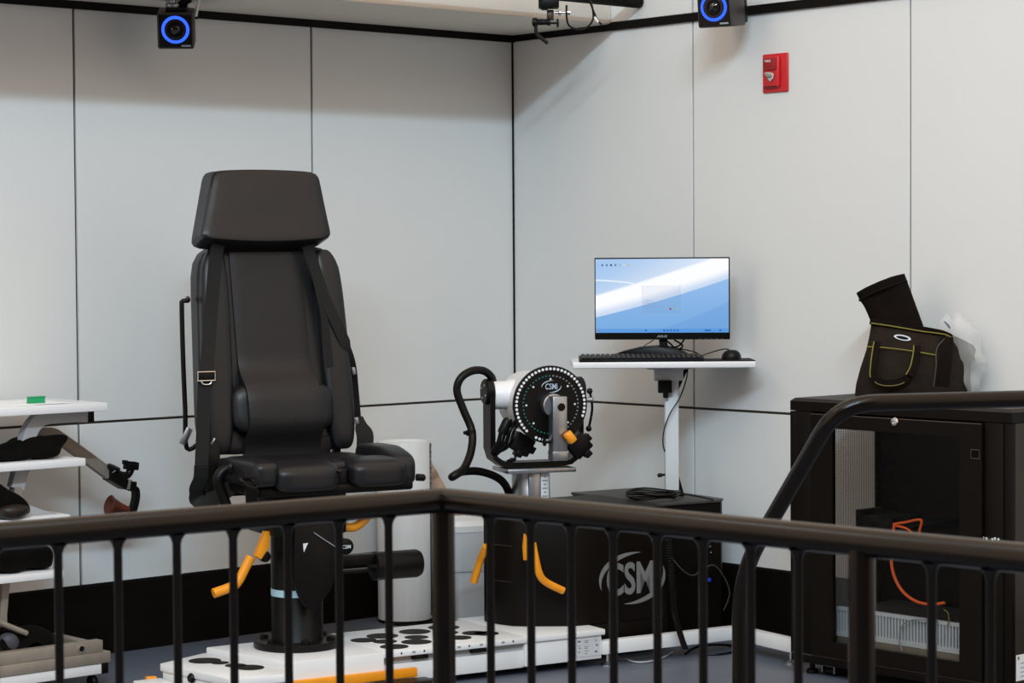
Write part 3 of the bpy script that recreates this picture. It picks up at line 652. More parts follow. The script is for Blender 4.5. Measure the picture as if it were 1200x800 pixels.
part('stand_foot', BLACK, t, prism, [(nx - .25, 0), (nx + .12, 0), (nx + .11, .02), (nx + .06, .048), (nx - .02, .062), (nx - .10, .057), (nx - .18, .038), (nx - .24, .016)], lambda u, v, d: (u, d, v), -.005, .15, .006, 3)

# keyboard (one deck, raised key caps), mouse, mat
kb = DK.ly(679, 422, -.235); kc = DK.ly(826, 420, -.235)
t = thing('keyboard', 'black full-size keyboard along the front of the white desk', 'keyboard', (kb.x, DK.o.y * 0, 0))
t.location = (DK.o.x + kb.x, DK.o.y - .245, zt); KW = kc.x - kb.x
part('deck', BLACK, t, prism, [(0, 0), (.135, 0), (.135, .024), (.01, .012), (0, .007)], lambda u, v, d: (d, u, v), 0, KW, .003)
bm = bmesh.new()
for r in range(6):
    for k in range(24):
        if k in (17, 21) and r: pass
        x = .010 + k * (KW - .02) / 24; y = .014 + r * .0195
        box(bm, (x + .0085, y + .008, .0135 + y * .095 + .003), (.0172, .0165, .006), .0015, 1, rx=.09)
o = obj('key_caps', bm, mat('key_black', (34, 32, 31), .5), t); o['kind'] = 'stuff'
mp_ = part('mouse_pad', mat('pad_black', (26, 24, 22), .8), None, b2, DK.o.x + DK.ly(824, 423, -.24).x, DK.o.x + DK.ly(886, 421, -.24).x - .004, DK.o.y - .25, DK.o.y - .03, zt + .0005, zt + .005, .001, 1)
tag(mp_, 'thin black mouse pad at the right end of the desk', 'mouse pad')
mp = DK.ly(857, 419, -.18); t = thing('computer_mouse', 'black computer mouse on the pad beside the keyboard', 'mouse', (DK.o.x + mp.x, DK.o.y - .18, zt + .0052))
def mouse(q):
    k = 1 - .15 * (q.y / .055) ** 2; return V((q.x * k, q.y, max(0, q.z + .002) * (1.0 - .25 * (q.y / .055))))
part('shell', BLACK, t, pillow, (0, 0, 0), (.084, .11, .076), 2.6, 9, mouse)
part('wheel', mat('rubber', (40, 40, 40), .8), t, lathe, (-.003, -.038, .026), (1, 0, 0), [(.008, 0), (.008, .006)], 12)
part('cord', BLACK, t, tube, cat([(0, .05, .012), (-.005, .08, .04), (-.05, .10, .035), (-.12, .10, .012), (-.165, .09, .002), (-.13, .12, .02), (-.2, .14, .04), (-.24, .15, .035), (-.25, .15, .004)], 6), .0025, 7)
bm = bmesh.new(); tube(bm, cat([ml(790, 398, .03) + V((0, 0, 0)), ml(800, 405, .05), ml(793, 409, .06), ml(785, 402, .05), ml(780, 398, .03)], 6), .004, 7)
tube(bm, cat([ml(802, 397, .03), ml(797, 404, .05), ml(788, 407, .07), ml(778, 404, .06)], 6), .004, 7)
tube(bm, cat([ml(766, 398, .03), ml(760, 402, .05), ml(750, 408, .10), ml(740, 414, .10)], 6), .002, 6)
o = obj('monitor_leads', bm, BLACK); o.location = (MN.o.x, MN.o.y, zt); o.rotation_euler = (0, 0, MN.th); tag(o, 'tangle of black leads below the monitor', 'cable')

# ------------------------------------------------------------------ server cabinet
KB = Fr((1.128 - .042 * sin(AL), 9.0 + .042 * cos(AL)), AL - pi / 2)          # x along the front towards the right, y back to the wall
CW, CDp, CH = 1.063, .56, 1.095
t = mk('server_cabinet', 'wide black server cabinet on castors with smoked door', 'cabinet', KB)
zb_ = .05
part('base_tray', CABM, t, b2, 0, CW, 0, CDp, zb_, zb_ + .034, .004)
part('back_panel', CABM, t, b2, .0, CW, CDp - .012, CDp, zb_ + .0345, CH - .05)
part('side_panel', CABS, t, b2, CW - .012, CW, .02, CDp, zb_ + .036, CH - .052)
lid = part('lid', CABM, t, prism, [(0, 0), (CW, 0), (CW, CDp), (0, CDp)], XY, CH - .049, CH - .012)
bm = bmesh.new()
rings(bm, [[V((x, y, z)) for x, y in ((e, e), (CW - e, e), (CW - e, CDp - e), (e, CDp - e))] for e, z in ((0, CH - .0118), (.014, CH))]); obj('lid_top', bm, mat('lid_black', (28, 23, 20), .5, spec=.3), lid)
# left side: perforated steel sheet, so that the wall shows through
sd = part('side_frame', CABM, t, lambda bm: (b2(bm, 0, .012, 0.0, .05, zb_ + .036, CH - .052), b2(bm, 0, .012, CDp - .04, CDp - .013, zb_ + .036, CH - .052), b2(bm, 0, .012, .05, CDp - .04, zb_ + .036, .12), b2(bm, 0, .012, .05, CDp - .04, CH - .12, CH - .052)))
bm = bmesh.new()
for i in range(46):
    y = .05 + i * (CDp - .09) / 46
    b2(bm, .004, .006, y, y + .0028, .115, CH - .11)
for i in range(110):
    z = .12 + i * .0085
    if z < CH - .12: b2(bm, .004, .006, .05, CDp - .04, z, z + .0012)
o = obj('perforated_sheet', bm, mat('mesh_grey', (120, 118, 116), .5), sd); o['kind'] = 'stuff'
# front: two fixed posts and the door
part('front_post', CABM, t, b2, 0.013, .116, -.002, .03, zb_ + .036, CH - .052, .002)
part('front_post', CABM, t, b2, .943, 1.026, -.002, .03, zb_ + .036, CH - .052, .002)
part('corner_post', CABM, t, b2, 1.030, CW - .0005, -.002, .03, zb_ + .036, CH - .052, .002)
dx0, dx1, dz0, dz1 = .120, .939, zb_ + .040, CH - .056
ox0, ox1, oz0, oz1 = .228, .838, .15, .985
dr = part('door', CABM, t, lambda bm: (b2(bm, dx0, ox0, -.014, .006, dz0, dz1), b2(bm, ox1, dx1, -.014, .006, dz0, dz1), b2(bm, ox0, ox1, -.014, .006, dz0, oz0), b2(bm, ox0, ox1, -.014, .006, oz1, dz1)))
part('pane', SMOKE, dr, b2, ox0, ox1, -.006, -.003, oz0, oz1)
part('door_edge', mat('edge_brown', (74, 62, 54), .4), dr, b2, dx0, dx1, -.0155, -.0142, dz1 - .003, dz1)
part('lower_edge', mat('edge_brown', (74, 62, 54), .4), t, b2, 0, CW, -.003, -.0005, zb_ + .033, zb_ + .036)
lk_ = KB.ly(1049, 494, -.015)
part('lock', CHROME, dr, lathe, lk_, (0, -1, 0), [(.015, 0), (.017, .004), (.014, .01), (.006, .0105), (.006, .008), (0, .008)], 22)
hd = KB.ly(1143, 532, -.015)
part('latch', DARK, dr, b2, hd.x - .017, hd.x + .017, -.0155, -.0142, hd.z - .014, hd.z + .014)
part('latch_frame', mat('edge_brown', (74, 62, 54), .4), dr, tube, [hd + V((-.019, -.001, .016)), hd + V((.019, -.001, .016)), hd + V((.019, -.001, -.016)), hd + V((-.019, -.001, -.016))], .0018, 6, True)
bm = bmesh.new()
for i, (px, py) in enumerate(((1152, 630), (1156, 631), (1163, 632), (1166, 631), (1170, 632))):
    c = KB.ly(px, py, -.0035); box(bm, c, (.008, .001, .010))
obj('post_print', bm, PALE, t)
part('notice', PAPER, t, b2, CW + .0002, CW + .0015, .025, .18, .105, .20)
bm = bmesh.new(); b2(bm, CW + .0016, CW + .002, .033, .043, .182, .194); obj('notice_mark', bm, PIPING, t)
bm = bmesh.new()
for i in range(4): b2(bm, CW + .0016, CW + .002, .05, .16, .118 + i * .016, .121 + i * .016)
obj('notice_print', bm, GREYM, t)
for x, y in ((.06, .06), (.94, .06), (.06, .48), (.94, .48)):
    part('levelling_foot', BLACK, t, lathe, (x, y, 0), (0, 0, 1), [(.024, 0), (.024, .016), (.011, .02), (.011, zb_)], 14)
for x, y in ((.15, .07), (.90, .07), (.15, .46), (.90, .46)):
    f = part('castor_fork', STEEL, t, lambda bm: (b2(bm, x - .032, x + .032, y - .02, y + .02, zb_ - .012, zb_ - .001), b2(bm, x - .034, x - .028, y - .02, y + .02, .012, zb_ - .012), b2(bm, x + .028, x + .034, y - .02, y + .02, .012, zb_ - .012)))
    part('castor_wheel', BLACK, f, lathe, (x - .026, y, .0185), (1, 0, 0), [(.01, 0), (.017, .003), (.0185, .01), (.0185, .042), (.017, .049), (.01, .052)], 20)
# inside: shelf unit, ventilated unit, blue panel, orange leads
iu = mk('ventilated_unit', 'pale grey slotted unit on the cabinet floor behind the door', 'power unit', KB)
u0, u1 = .17, .777
part('body', mat('unit_dark', (34, 30, 27), .6), iu, b2, u0, u1, .10, .44, .165, .265, .003)
bm = bmesh.new(); n_ = 40
b2(bm, u0, u1, .078, .0995, .16, .18); b2(bm, u0, u1, .078, .0995, .262, .275)
for i in range(n_):
    x = u0 + i * (u1 - u0) / n_; b2(bm, x, x + .0075, .08, .089, .18, .262)
obj('grille', bm, mat('grille_grey', (196, 200, 202), .5), iu)
part('skirt', mat('skirt_brown', (120, 108, 94), .6), iu, b2, u0, u1, .08, .30, .128, .1595, .002)
for x in (.26, .66): part('foot', BLACK, iu, b2, x, x + .03, .12, .38, zb_ + .035, .1275)
eq = mk('switch_box', 'small black box on a bracket inside the cabinet', 'network box', KB)
part('body', BLACK, eq, b2, .26, .43, .10, .30, .60, .64, .004)
part('bracket', BLACK, eq, b2, .28, .41, .26, CDp - .0125, .585, .5995)
part('side_unit', BLACK, eq, b2, .232, .2595, .12, .25, .56, .66, .003)
bp_ = part('blue_panel', NAVY, None, b2, .627, .79, .46, .49, zb_ + .035, .74, .003); bp_.location = KB.o; bp_.rotation_euler = (0, 0, KB.th); tag(bp_, 'dark navy panel standing inside the black cabinet', 'panel')
def ccable(lbl, pix, d, r, m_):
    bm = bmesh.new(); tube(bm, cat([KB.ly(px, py, d) for px, py in pix], 7), r, 8); o = obj('orange_cable' if m_ is ORCAB else 'inner_cable', bm, m_); o.location = KB.o; o.rotation_euler = (0, 0, KB.th); tag(o, lbl, 'cable')
ccable('orange cable hanging in a wide loop inside the cabinet', [(1048, 614), (1045, 640), (1045, 662), (1050, 680), (1060, 695), (1075, 705), (1092, 708), (1107, 706)], .07, .006, ORCAB)
ccable('orange cable knotted in a triangle behind the smoked door', [(1047, 614), (1060, 612), (1079, 609), (1078, 620), (1074, 632), (1064, 620), (1050, 616)], .075, .005, ORCAB)
ccable('thin grey lead drooping over the slotted unit', [(1057, 762), (1054, 750), (1056, 735), (1066, 727), (1085, 726), (1100, 728)], .06, .0028, GREYM)
ccable('thin yellow lead beside the slotted unit', [(1106, 714), (1111, 718), (1112, 728), (1110, 733)], .07, .0022, PIPING)

# ------------------------------------------------------------------ tool bag and clear plastic bag on the cabinet
bc = KB.z(1068, 457, CH)
TBF = Fr(KB.o + KB.x * bc.x + KB.y * .16, KB.th + radians(34))
t = thing('tool_bag', 'dark brown open-mouth tool bag with yellow piping on cabinet', 'bag', (TBF.o.x, TBF.o.y, CH + .001), TBF.th)
tb = lambda px, py, d: TBF.ly(px, py, d) - V((0, 0, CH + .001))
x0, x1 = tb(1002, 455, 0).x, tb(1134, 450, 0).x; hgt = tb(1024, 372, 0).z; hr = tb(1104, 388, 0).z
def bag(bm):
    R = []; n = 26
    # sections from bottom to top: half depth and left/right limits
    for v, xa, xb, hd_ in ((0, x0 + .012, x1 - .006, .085), (.02, x0, x1 + .006, .10), (.16, x0 + .006, x1 + .014, .105), (.35, x0 + .022, x1 + .010, .10), (.6, x0 + .045, x1 + .012, .085), (.8, x0 + .058, x1 + .026, .062), (.93, x0 + .064, x1 + .032, .036), (1.0, x0 + .072, x1 + .022, .018)):
        ring = []
        for k in range(n):
            a = 2 * pi * k / n; ca, sa = cos(a), sin(a)
            ex = abs(ca) ** .45 * (1 if ca >= 0 else -1); ey = abs(sa) ** .6 * (1 if sa >= 0 else -1)
            x = (xa + xb) / 2 + (xb - xa) / 2 * ex; f_ = (x - x0) / (x1 - x0)
            top = hgt + (hr - hgt) * min(1, max(0, (f_ - .1) / .7)) - max(0, f_ - .80) * .22
            y = hd_ * ey * (1 + .04 * sin(9 * x / .1 + v * 5))
            ring.append(V((x, y, v * top + .003 * sin(40 * x + 6 * v) * (v > .1) * (v < .9))))
        R.append(ring)
    rings(bm, R)
bd = part('body', BAGM, t, bag, smooth=60)
part('zip_edge', BAGD, t, ribbon, cat([tb(1020, 376, -.02), tb(1050, 381, -.025), tb(1085, 387, -.025), tb(1108, 392, -.02), tb(1122, 402, -.01), tb(1138, 413, .0)], 5), V((0, 0, 1)), .026, .03)
part('piping', PIPING, t, tube, cat([tb(1021, 378.5, -.045), tb(1045, 382, -.05), tb(1080, 388, -.05), tb(1111, 393, -.045), tb(1120, 405, -.035)], 5), .0026, 6)
part('piping', PIPING, t, tube, cat([tb(1016, 406, -.088), tb(1035, 407, -.095), tb(1065, 410.5, -.097), tb(1097, 416, -.095)], 5), .0023, 6)
part('seam', mat('seam_grey', (70, 64, 58), .8), t, tube, cat([tb(1110, 394, -.05), tb(1098, 408, -.09), tb(1097, 430, -.108), tb(1094, 453, -.105)], 5), .0022, 6)
part('gusset_fold', BAGD, t, ribbon, cat([tb(1110, 395, -.055), tb(1108, 412, -.092), tb(1106, 432, -.108), tb(1104, 452, -.106)], 4), V((1, 0, 0)), .05, .004)
hnd = cat([tb(1028, 400, -.085), tb(1026, 412, -.105), tb(1024, 428, -.125), tb(1024, 442, -.135), tb(1034, 448, -.14), tb(1050, 448, -.14), tb(1062, 443, -.135), tb(1070, 432, -.125), tb(1074, 416, -.105), tb(1075, 405, -.09)], 5)
part('handle', BAGD, t, ribbon, hnd, V((0, .35, 1)) if False else [V((1, 0, .3))] * 18 + [V((.1, 0, 1))] * 14 + [V((1, 0, -.5))] * 14, .026, .006)
part('handle_piping', PIPING, t, tube, [p + V((-.012, -.005, 0)) for p in hnd[:16]], .0024, 6)
part('handle_piping', PIPING, t, tube, [p + V((-.013, -.005, .002)) for p in hnd[32:]], .0024, 6)
part('handle_piping', mat('piping_olive', (104, 92, 50), .7), t, tube, [p + V((0, -.004, -.011)) for p in hnd[16:30]], .0022, 6)
bgc = tb(1057.5, 395.5, -.066)
bdg = part('badge', PALE, t, prism, [(bgc.x + .033 * cos(2 * pi * k / 24), bgc.z - .006 * cos(2 * pi * k / 24) + .0105 * sin(2 * pi * k / 24)) for k in range(24)], lambda u, v, d: (u, d, v), bgc.y - .002, bgc.y + .02)
part('badge_field', BLACK, bdg, prism, [(bgc.x + .024 * cos(2 * pi * k / 20), bgc.z - .0045 * cos(2 * pi * k / 20) + .0062 * sin(2 * pi * k / 20)) for k in range(20)], lambda u, v, d: (u, d, v), bgc.y - .003, bgc.y - .002)
part('zip_clip', BLACK, t, lambda bm: (box(bm, tb(1139, 411, .0), (.016, .02, .03), .004, ry=.3), box(bm, tb(1141, 419, .0), (.006, .006, .026), .001, ry=-.3), box(bm, tb(1136, 416, .0), (.014, .012, .02), .003)))
# open upper pocket that stands up out of the mouth
def pocket(bm):
    co = [tb(1003.5, 343, .02), tb(1060, 320.5, .02), tb(1083, 384, .01), tb(1024, 382, .01)]
    R = []
    for k in range(9):
        v = k / 8; a = co[3].lerp(co[0], v); b = co[2].lerp(co[1], v); ring = []
        for j in range(24):
            an = 2 * pi * j / 24; e = abs(cos(an)) ** .5 * (1 if cos(an) > 0 else -1)
            p = (a + b) / 2 + (b - a) / 2 * e + V((0, sin(an) * (.034 + .02 * v), 0)) + V((0, 0, .010 * (1 - e * e) * v - .004 * sin(v * 9) * (e < 0)))
            ring.append(p)
        R.append(ring)
    rings(bm, R)
part('upper_pocket', BAGD, t, pocket, smooth=60)
pc = [tb(1003.5, 343, .0), tb(1030, 329, -.035), tb(1060, 320.5, .0)]
part('pocket_hem', BAGD, t, tube, cat([tb(1007, 352, -.01), tb(1033, 339, -.05), tb(1063, 329, -.01)], 6), .005, 8)
# plastic bag
pb = KB.ly(1119, 420, .455); PF = Fr(KB.o + KB.x * pb.x + KB.y * .455, KB.th)
bm = bmesh.new(); pl = lambda px, py, d: PF.ly(px, py, d) - V((0, 0, CH + .001))
random.seed(3)
cxp_ = 0.0
def crumple(q):
    ax = q.x * 31 + q.z * 23; r_ = 1 + .07 * sin(ax) + .06 * sin(q.z * 57 + q.y * 40) + .05 * sin(q.x * 83 - q.z * 61)
    top = 1 - .45 * max(0, q.z / .28 - .35)
    return V((cxp_ + q.x * r_ * top, q.y * r_ * top, max(.0, q.z * (1 + .04 * sin(q.x * 70)))))
pillow(bm, (0, 0, .16), (.27, .10, .32), 3.2, 15, crumple)
o = obj('plastic_bag', bm, FILM, smooth=25); o.location = (PF.o.x, PF.o.y, CH + .001); o.rotation_euler = (0, 0, PF.th); tag(o, 'crumpled clear plastic bag behind the tool bag', 'plastic bag')
bm = bmesh.new(); tube(bm, cat([pl(1107, 377, -.052), pl(1110, 380, -.052), pl(1113, 384, -.052)], 4), .004, 6); lb = obj('print', bm, mat('print_slate', (90, 100, 116), .6), o)

# ------------------------------------------------------------------ fire alarm pull station on the right wall
t = thing('fire_alarm', 'red fire alarm pull station on the right wall', 'fire alarm', CORN, AL - pi / 2)
fx0, fx1, fz0, fz1 = 1.645, 1.789, 2.357, 2.523
part('back_plate', RED, t, b2, fx0, fx1, -.022, -.0125, fz0, fz1, .008, 3)
xm = (fx0 + fx1) / 2 - .012
part('cover', RED, t, b2, xm - .045, xm + .045, -.038, -.022, fz0 + .02, fz1 - .012, .006, 3)
pull = part('pull_bar', REDD, t, b2, xm - .038, xm + .034, -.045, -.038, fz1 - .072, fz1 - .02, .005, 2)
part('lettering', PALE, pull, text_mesh, 'FIRE', .010, .034, lambda u, v, d: (xm - .008 + u, -.0452 - d, fz1 - .032 + v), 0, .0005, .01)
part('glass_rod', CHROME, t, lambda bm: (prism(bm, [(xm - .032, fz1 - .082), (xm - .014, fz1 - .078), (xm + .012, fz1 - .08), (xm + .026, fz1 - .088), (xm + .022, fz1 - .108), (xm + .006, fz1 - .122), (xm - .008, fz1 - .112), (xm - .016, fz1 - .096)], lambda u, v, d: (u, d, v), -.046, -.038, .003)))
part('slot', mat('slot_dark', (60, 8, 8), .6), t, b2, xm - .036, xm + .036, -.0395, -.0378, fz0 + .022, fz0 + .027)

# ------------------------------------------------------------------ motion capture cameras, pipe and clamp
def mocap(name_lbl, p, th, tilt, k_, up):
    t = thing('motion_camera', name_lbl, 'camera', p, 0, 'motion cameras with blue rings')
    t.rotation_euler = (tilt, 0, th); t.scale = (k_, k_, k_)
    s = .064
    part('body', mat('camera_shell', (58, 50, 48), .45), t, b2, -s, s, -.05, .085, -s, s, .008, 2)
    part('face', BLACK, t, b2, -s + .006, s - .006, -.0525, -.049, -s + .006, s - .006, .002, 1)
    part('light_ring', emit('ring_blue', (48, 92, 255), 1.6), t, lathe, (0, -.0526, .006), (0, -1, 0), [(.0385, 0), (.049, 0), (.0475, .004), (.040, .004), (.0385, 0)], 44)
    part('lens', BLACK, t, lathe, (0, -.0526, .006), (0, -1, 0), [(.038, 0), (.038, .003), (.026, .004), (.024, .010), (.020, .010), (.017, .006), (0, .006)], 32)
    part('glass', mat('lens_glass', (20, 12, 12), .08, spec=.8), t, lathe, (0, -.0586, .006), (0, -1, 0), [(.017, 0), (.012, .003), (0, .0045)], 22)
    bm = bmesh.new()
    for i in range(26):
        a = 2 * pi * i / 26; box(bm, (.0315 * cos(a), -.0565, .006 + .0315 * sin(a)), (.003, .002, .003))
    obj('ring_dots', bm, mat('dot_brown', (96, 70, 62), .5), t)
    part('badge', GREYM, t, b2, .02, .052, -.0532, -.0524, -s + .010, -s + .016)
    part('mount_plate', BLACKM, t, b2, -.035, .04, -.02, .06, s, s + .014, .002)
    part('mount_knob', STEEL, t, lathe, (-.012, .02, s + .014), (0, 0, 1), [(.024, 0), (.024, .01), (.012, .014), (.012, .022)], 18)
    part('mount_arm', BLACKM, t, tube, [(.012, .035, s + .012), (.034, .035, s + .03), (.05, .035, min(up, s + .06)), (.052, .035, up)], .014, 12)
    part('rear_fins', BLACKM, t, b2, -s + .004, s - .004, .085, .12, -s + .01, s - .012, .006)
    part('lead', BLACK, t, tube, cat([(s + .008, .03, .03), (s + .016, .04, s + .03), (s + .012, .05, s + .05), (s + .002, .06, min(up, s + .07))], 6), .004, 8)
    part('lead_plug', WHITEM, t, cyl, (s + .004, .02, .042), (s + .018, .04, s + .04), .006, .006, 10)
    return t
LD = V((-cos(AL), -sin(AL), 0)); NL = V((sin(AL), -cos(AL), 0)); RDv = V((sin(AL), -cos(AL), 0)); NR = V((-cos(AL), -sin(AL), 0))
def off_wall(px, py, n_, dist):
    q_ = ray(px, py); p0 = CORN + n_ * dist; return EYE + q_ * ((p0 - EYE).dot(n_) / q_.dot(n_))
pe = off_wall(748, 2, NL, .89); pz = pe.z
c1p = off_wall(206.5, 34, NL, .34)
c1 = mocap('black motion camera with glowing blue ring above the chair', c1p, radians(5), radians(15), 1.16, (TOP + .016 - c1p.z) / 1.2)
c2p = off_wall(843, 10, NR, .24)
c2 = mocap('black motion camera with blue ring above the monitor', c2p, radians(-27), radians(7), 1.22, .30)
def pipe(name, lbl, a, b, r):
    bm = bmesh.new(); cyl(bm, (0, 0, 0), V(b) - V(a), r, None, 28); d_ = (V(b) - V(a)).normalized()
    t = thing(name, lbl, 'pipe', a)
    obj('tube', bm, TRIMB, t)
    for e, s in ((b, 1), (a, -1)):
        bm = bmesh.new(); lathe(bm, V(e) - V(a), d_ * s, [(r * .98, 0), (r * .98, .004), (r * .7, .008), (0, .008)], 24); obj('end_cap', bm, BLACK, t)
    return t
pipe('truss_pipe', 'black pipe end along the top above the clamp', pe, pe + LD * 5.5, .030)
pr0 = CORN + RDv * .9 + NR * .24 + V((0, 0, c2p.z + .40)); pipe('truss_pipe', 'black pipe overhead holding the camera above the monitor', pr0, pr0 + RDv * 4, .028)
# clamp under the pipe
cp = off_wall(655, 6, NL, .89); CY = cp.y - .03; t = thing('pipe_clamp', 'black clamp with tilted handle hanging from the overhead pipe', 'clamp', cp)
k = lambda px, py, d=0: at_y(px, py, CY + d) - cp
part('jaw', BLACKM, t, lambda bm: (box(bm, k(643, 2), (.09, .07, .06), .006), box(bm, k(638, 5), (.03, .05, .05), .004)))
part('collar', CHROME, t, lathe, k(645, 8.5), (0, 0, 1), [(.02, 0), (.022, .004), (.022, .012), (.018, .016)], 20)
part('block', mat('clamp_bronze', (66, 50, 38), .4, .3), t, b2, k(641, 15).x, k(649, 15).x, -.018, .018, k(645, 23).z, k(645, 11).z, .004)
part('tee', BLACKM, t, lathe, k(625, 26), (1, 0, 0), [(.010, -.006), (.019, -.002), (.02, .012), (.014, .02), (.013, .06), (.016, .065), (.016, .075)], 20)
part('tee_knob', BLACKM, t, lathe, k(652, 27), (1, 0, 0), [(.005, -.03), (.005, 0), (.02, .002), (.02, .008), (.01, .012), (0, .012)], 16)
part('side_bolt', CHROME, t, lathe, k(650, 15), (1, 0, 0), [(.006, 0), (.006, .016), (.013, .02), (.013, .028), (.006, .03), (.006, .05), (.012, .052), (.012, .068), (0, .068)], 16)
part('handle', BLACKM, t, tube, cat([k(628, 28), k(628, 36), k(630, 41), k(636, 46), k(642, 51)], 5), .008, 10)
part('cord', BLACK, t, tube, cat([k(664, 6, -.02), k(664, 20, -.02), k(667, 30, -.02), k(677, 34.5, -.02), k(688, 32, -.02), k(695, 22, -.02), k(694, 8, -.02), k(690, -2, -.02)], 6), .0045, 8)
part('cord', BLACK, t, tube, cat([k(691, 2, -.03), k(696, 14, -.03), k(700, 23, -.03), k(705, 29, -.03)], 6), .004, 8)
part('cord_tag', PAPER, t, cyl, k(697, 20, -.03), k(701, 26, -.03), .006, .006, 10)

# ------------------------------------------------------------------ tall white canister, bin, tan roll
cb = at_y(475, 727, 10.41)
t = thing('tall_canister', 'tall white cylinder standing on the floor behind the chair', 'canister', (cb.x, cb.y, 0))
part('body', mat('canister_white', (224, 223, 221), .5, noise=(20, .03, (3, 3, .2))), t, lathe, (0, 0, .012), (0, 0, 1), [(.118, 0), (.124, .003), (.124, .806), (.121, .812), (.117, .812), (.117, .80), (0, .80)], 44)
part('base_ring', BLACK, t, lathe, (0, 0, 0), (0, 0, 1), [(.12, 0), (.126, .002), (.126, .010), (.122, .0118)], 40)
bm = bmesh.new()
for i in range(8): pass
def strip_c(bm, a0, a1, z0, z1, r):
    n = 5; A = [a0 + (a1 - a0) * i / n for i in range(n + 1)]
    prism(bm, [(r * cos(a), r * sin(a)) for a in A] + [((r - .004) * cos(a), (r - .004) * sin(a)) for a in A[::-1]], XY, z0, z1)
strip_c(bm, -.30, -.08, .03, .815, .1262); obj('edge_strip', bm, mat('strip_dark', (44, 46, 42), .6), t)
bm = bmesh.new()
for i in range(14): strip_c(bm, -.26, -.18, .47 + i * .024, .48 + i * .024 + .004 * (i % 3), .1275)
obj('edge_print', bm, GREYM, t)
bm = bmesh.new(); tube(bm, cat([at_z(448, 722, .006), at_z(455, 729, .006), at_z(475, 732, .006), at_z(500, 730, .006), at_z(530, 722, .006), at_z(548, 718.5, .006)], 6), .005, 7); tag(obj('power_cable', bm, BLACK), 'black cable running along the floor around the white cylinder', 'cable')
gb = at_y(560, 717, 10.42)
t = thing('waste_bin', 'pale grey waste bin with liner behind the black housing', 'bin', (gb.x, gb.y, 0), radians(20))
BINM = mat('bin_grey', (208, 210, 212), .5)
def tp(bm, secs, r=.03):
    R = []
    for w_, d_, z in secs:
        ring = []
        for sx, sy, a0 in ((1, -1, -pi / 2), (1, 1, 0), (-1, 1, pi / 2), (-1, -1, pi)):
            for i in range(5):
                a = a0 + i * pi / 8; ring.append(V((sx * (w_ / 2 - r) + r * cos(a), sy * (d_ / 2 - r) + r * sin(a), z)))
        R.append(ring)
    rings(bm, R)
part('body', BINM, t, tp, [(.24, .19, 0), (.245, .195, .01), (.275, .225, .24)])
part('upper_band', BINM, t, tp, [(.285, .235, .2402), (.29, .24, .25), (.30, .25, .44), (.29, .24, .445)])
part('liner', PAPER, t, tp, [(.304, .254, .42), (.306, .256, .447), (.26, .22, .47), (.12, .1, .462)])
# tan roll leaning behind the canister
ra = at_y(490, 536, 10.62); e0 = at_y(566, 668, 10.70)
t = thing('leaning_roll', 'tan roll leaning between the white cylinder and the bin', 'roll', (e0.x, e0.y, 0))
e0 = ra + (e0 - ra) * ((ra.z - .04) / (ra.z - e0.z)); ba = V((t.location.x, t.location.y, 0)); LR = (ra - e0).length
bm = bmesh.new(); d_ = (ra - e0).normalized(); lathe(bm, e0 - ba, d_, [(.0, 0), (.04, .0), (.043, .006), (.043, LR - .01), (.04, LR), (0, LR)], 24); obj('sleeve', bm, TAN, t)
bm = bmesh.new(); lathe(bm, e0 - ba + d_ * (LR - .12), d_, [(.0435, 0), (.0445, .004), (.0445, .026), (.0435, .03)], 24); obj('band', bm, mat('tan_band', (150, 122, 98), .6), t)

# ------------------------------------------------------------------ equipment cart at the left
KO = at_z(126, 471.5, 1.1); K = Fr(KO, AL); kl = K.ly
t = mk('equipment_cart', 'white shelved equipment cart on castors by the left wall', 'cart', K)
part('top_shelf', WHITEM, t, b2, -1.15, 0, 0, .46, 1.068, 1.1, .003)
part('shelf', WHITEM, t, b2, -1.15, -.101, 0, .42, .858, .888, .003)
part('shelf', WHITEM, t, b2, -1.15, -.163, 0.02, .42, .642, .672, .003)
part('shelf', WHITEM, t, b2, -1.15, -.215, -.02, .42, .436, .463, .003)
def leg(ly_):
    f = part('frame', GREYP, t, tube, cat([kl(100, 486, ly_) + V((0, 0, 0)), kl(75, 486.5, ly_), kl(55, 488, ly_), kl(42, 494, ly_), kl(33, 508, ly_), kl(28, 530, ly_), kl(22, 556, ly_), kl(18, 572, ly_)], 4), .02, 4, False, (.04, .055))
    part('inner_tube', ALU, f, tube, [kl(18.5, 570, ly_), kl(8, 640, ly_), kl(1, 720, ly_), V((kl(1, 720, ly_).x, ly_, .10))], .02, 4, False, (.03, .042))
    e = kl(100, 486, ly_); part('end_cap', BLACK, f, box, e + V((.014, 0, 0)), (.028, .042, .058), .002)
    part('gusset', GREYP, f, prism, [(u, v) for u, v in ((kl(12, 590, ly_).x, .70), (kl(18, 590, ly_).x, .735), (kl(48, 600, ly_).x, .69), (-.18, .6725), (kl(12, 590, ly_).x, .6725))], lambda u, v, d: (u, d, v), ly_ - .02, ly_ + .02, .002)
leg(.10)
part('floor_rail', WHITEP, t, b2, -1.15, -.115, -.12, -.06, .062, .102, .003)
part('floor_rail', WHITEP, t, b2, -1.15, -.115, .36, .42, .062, .102, .003)
part('rail_cap', BLACK, t, b2, -.1148, -.085, -.121, -.059, .061, .103, .002)
part('cross_rail', WHITEP, t, b2, -.50, -.44, -.0598, .36, .062, .102, .003)
for x in (-.14, -1.1):
    for y in (-.09, .39):
        f = part('castor', BLACK, t, lathe, (x - .012, y, .028), (1, 0, 0), [(.015, 0), (.026, .002), (.028, .007), (.028, .019), (.026, .024), (.015, .026)], 20)
        part('castor_stem', STEEL, f, lathe, (x, y, .045), (0, 0, 1), [(.006, 0), (.006, .016)], 10)
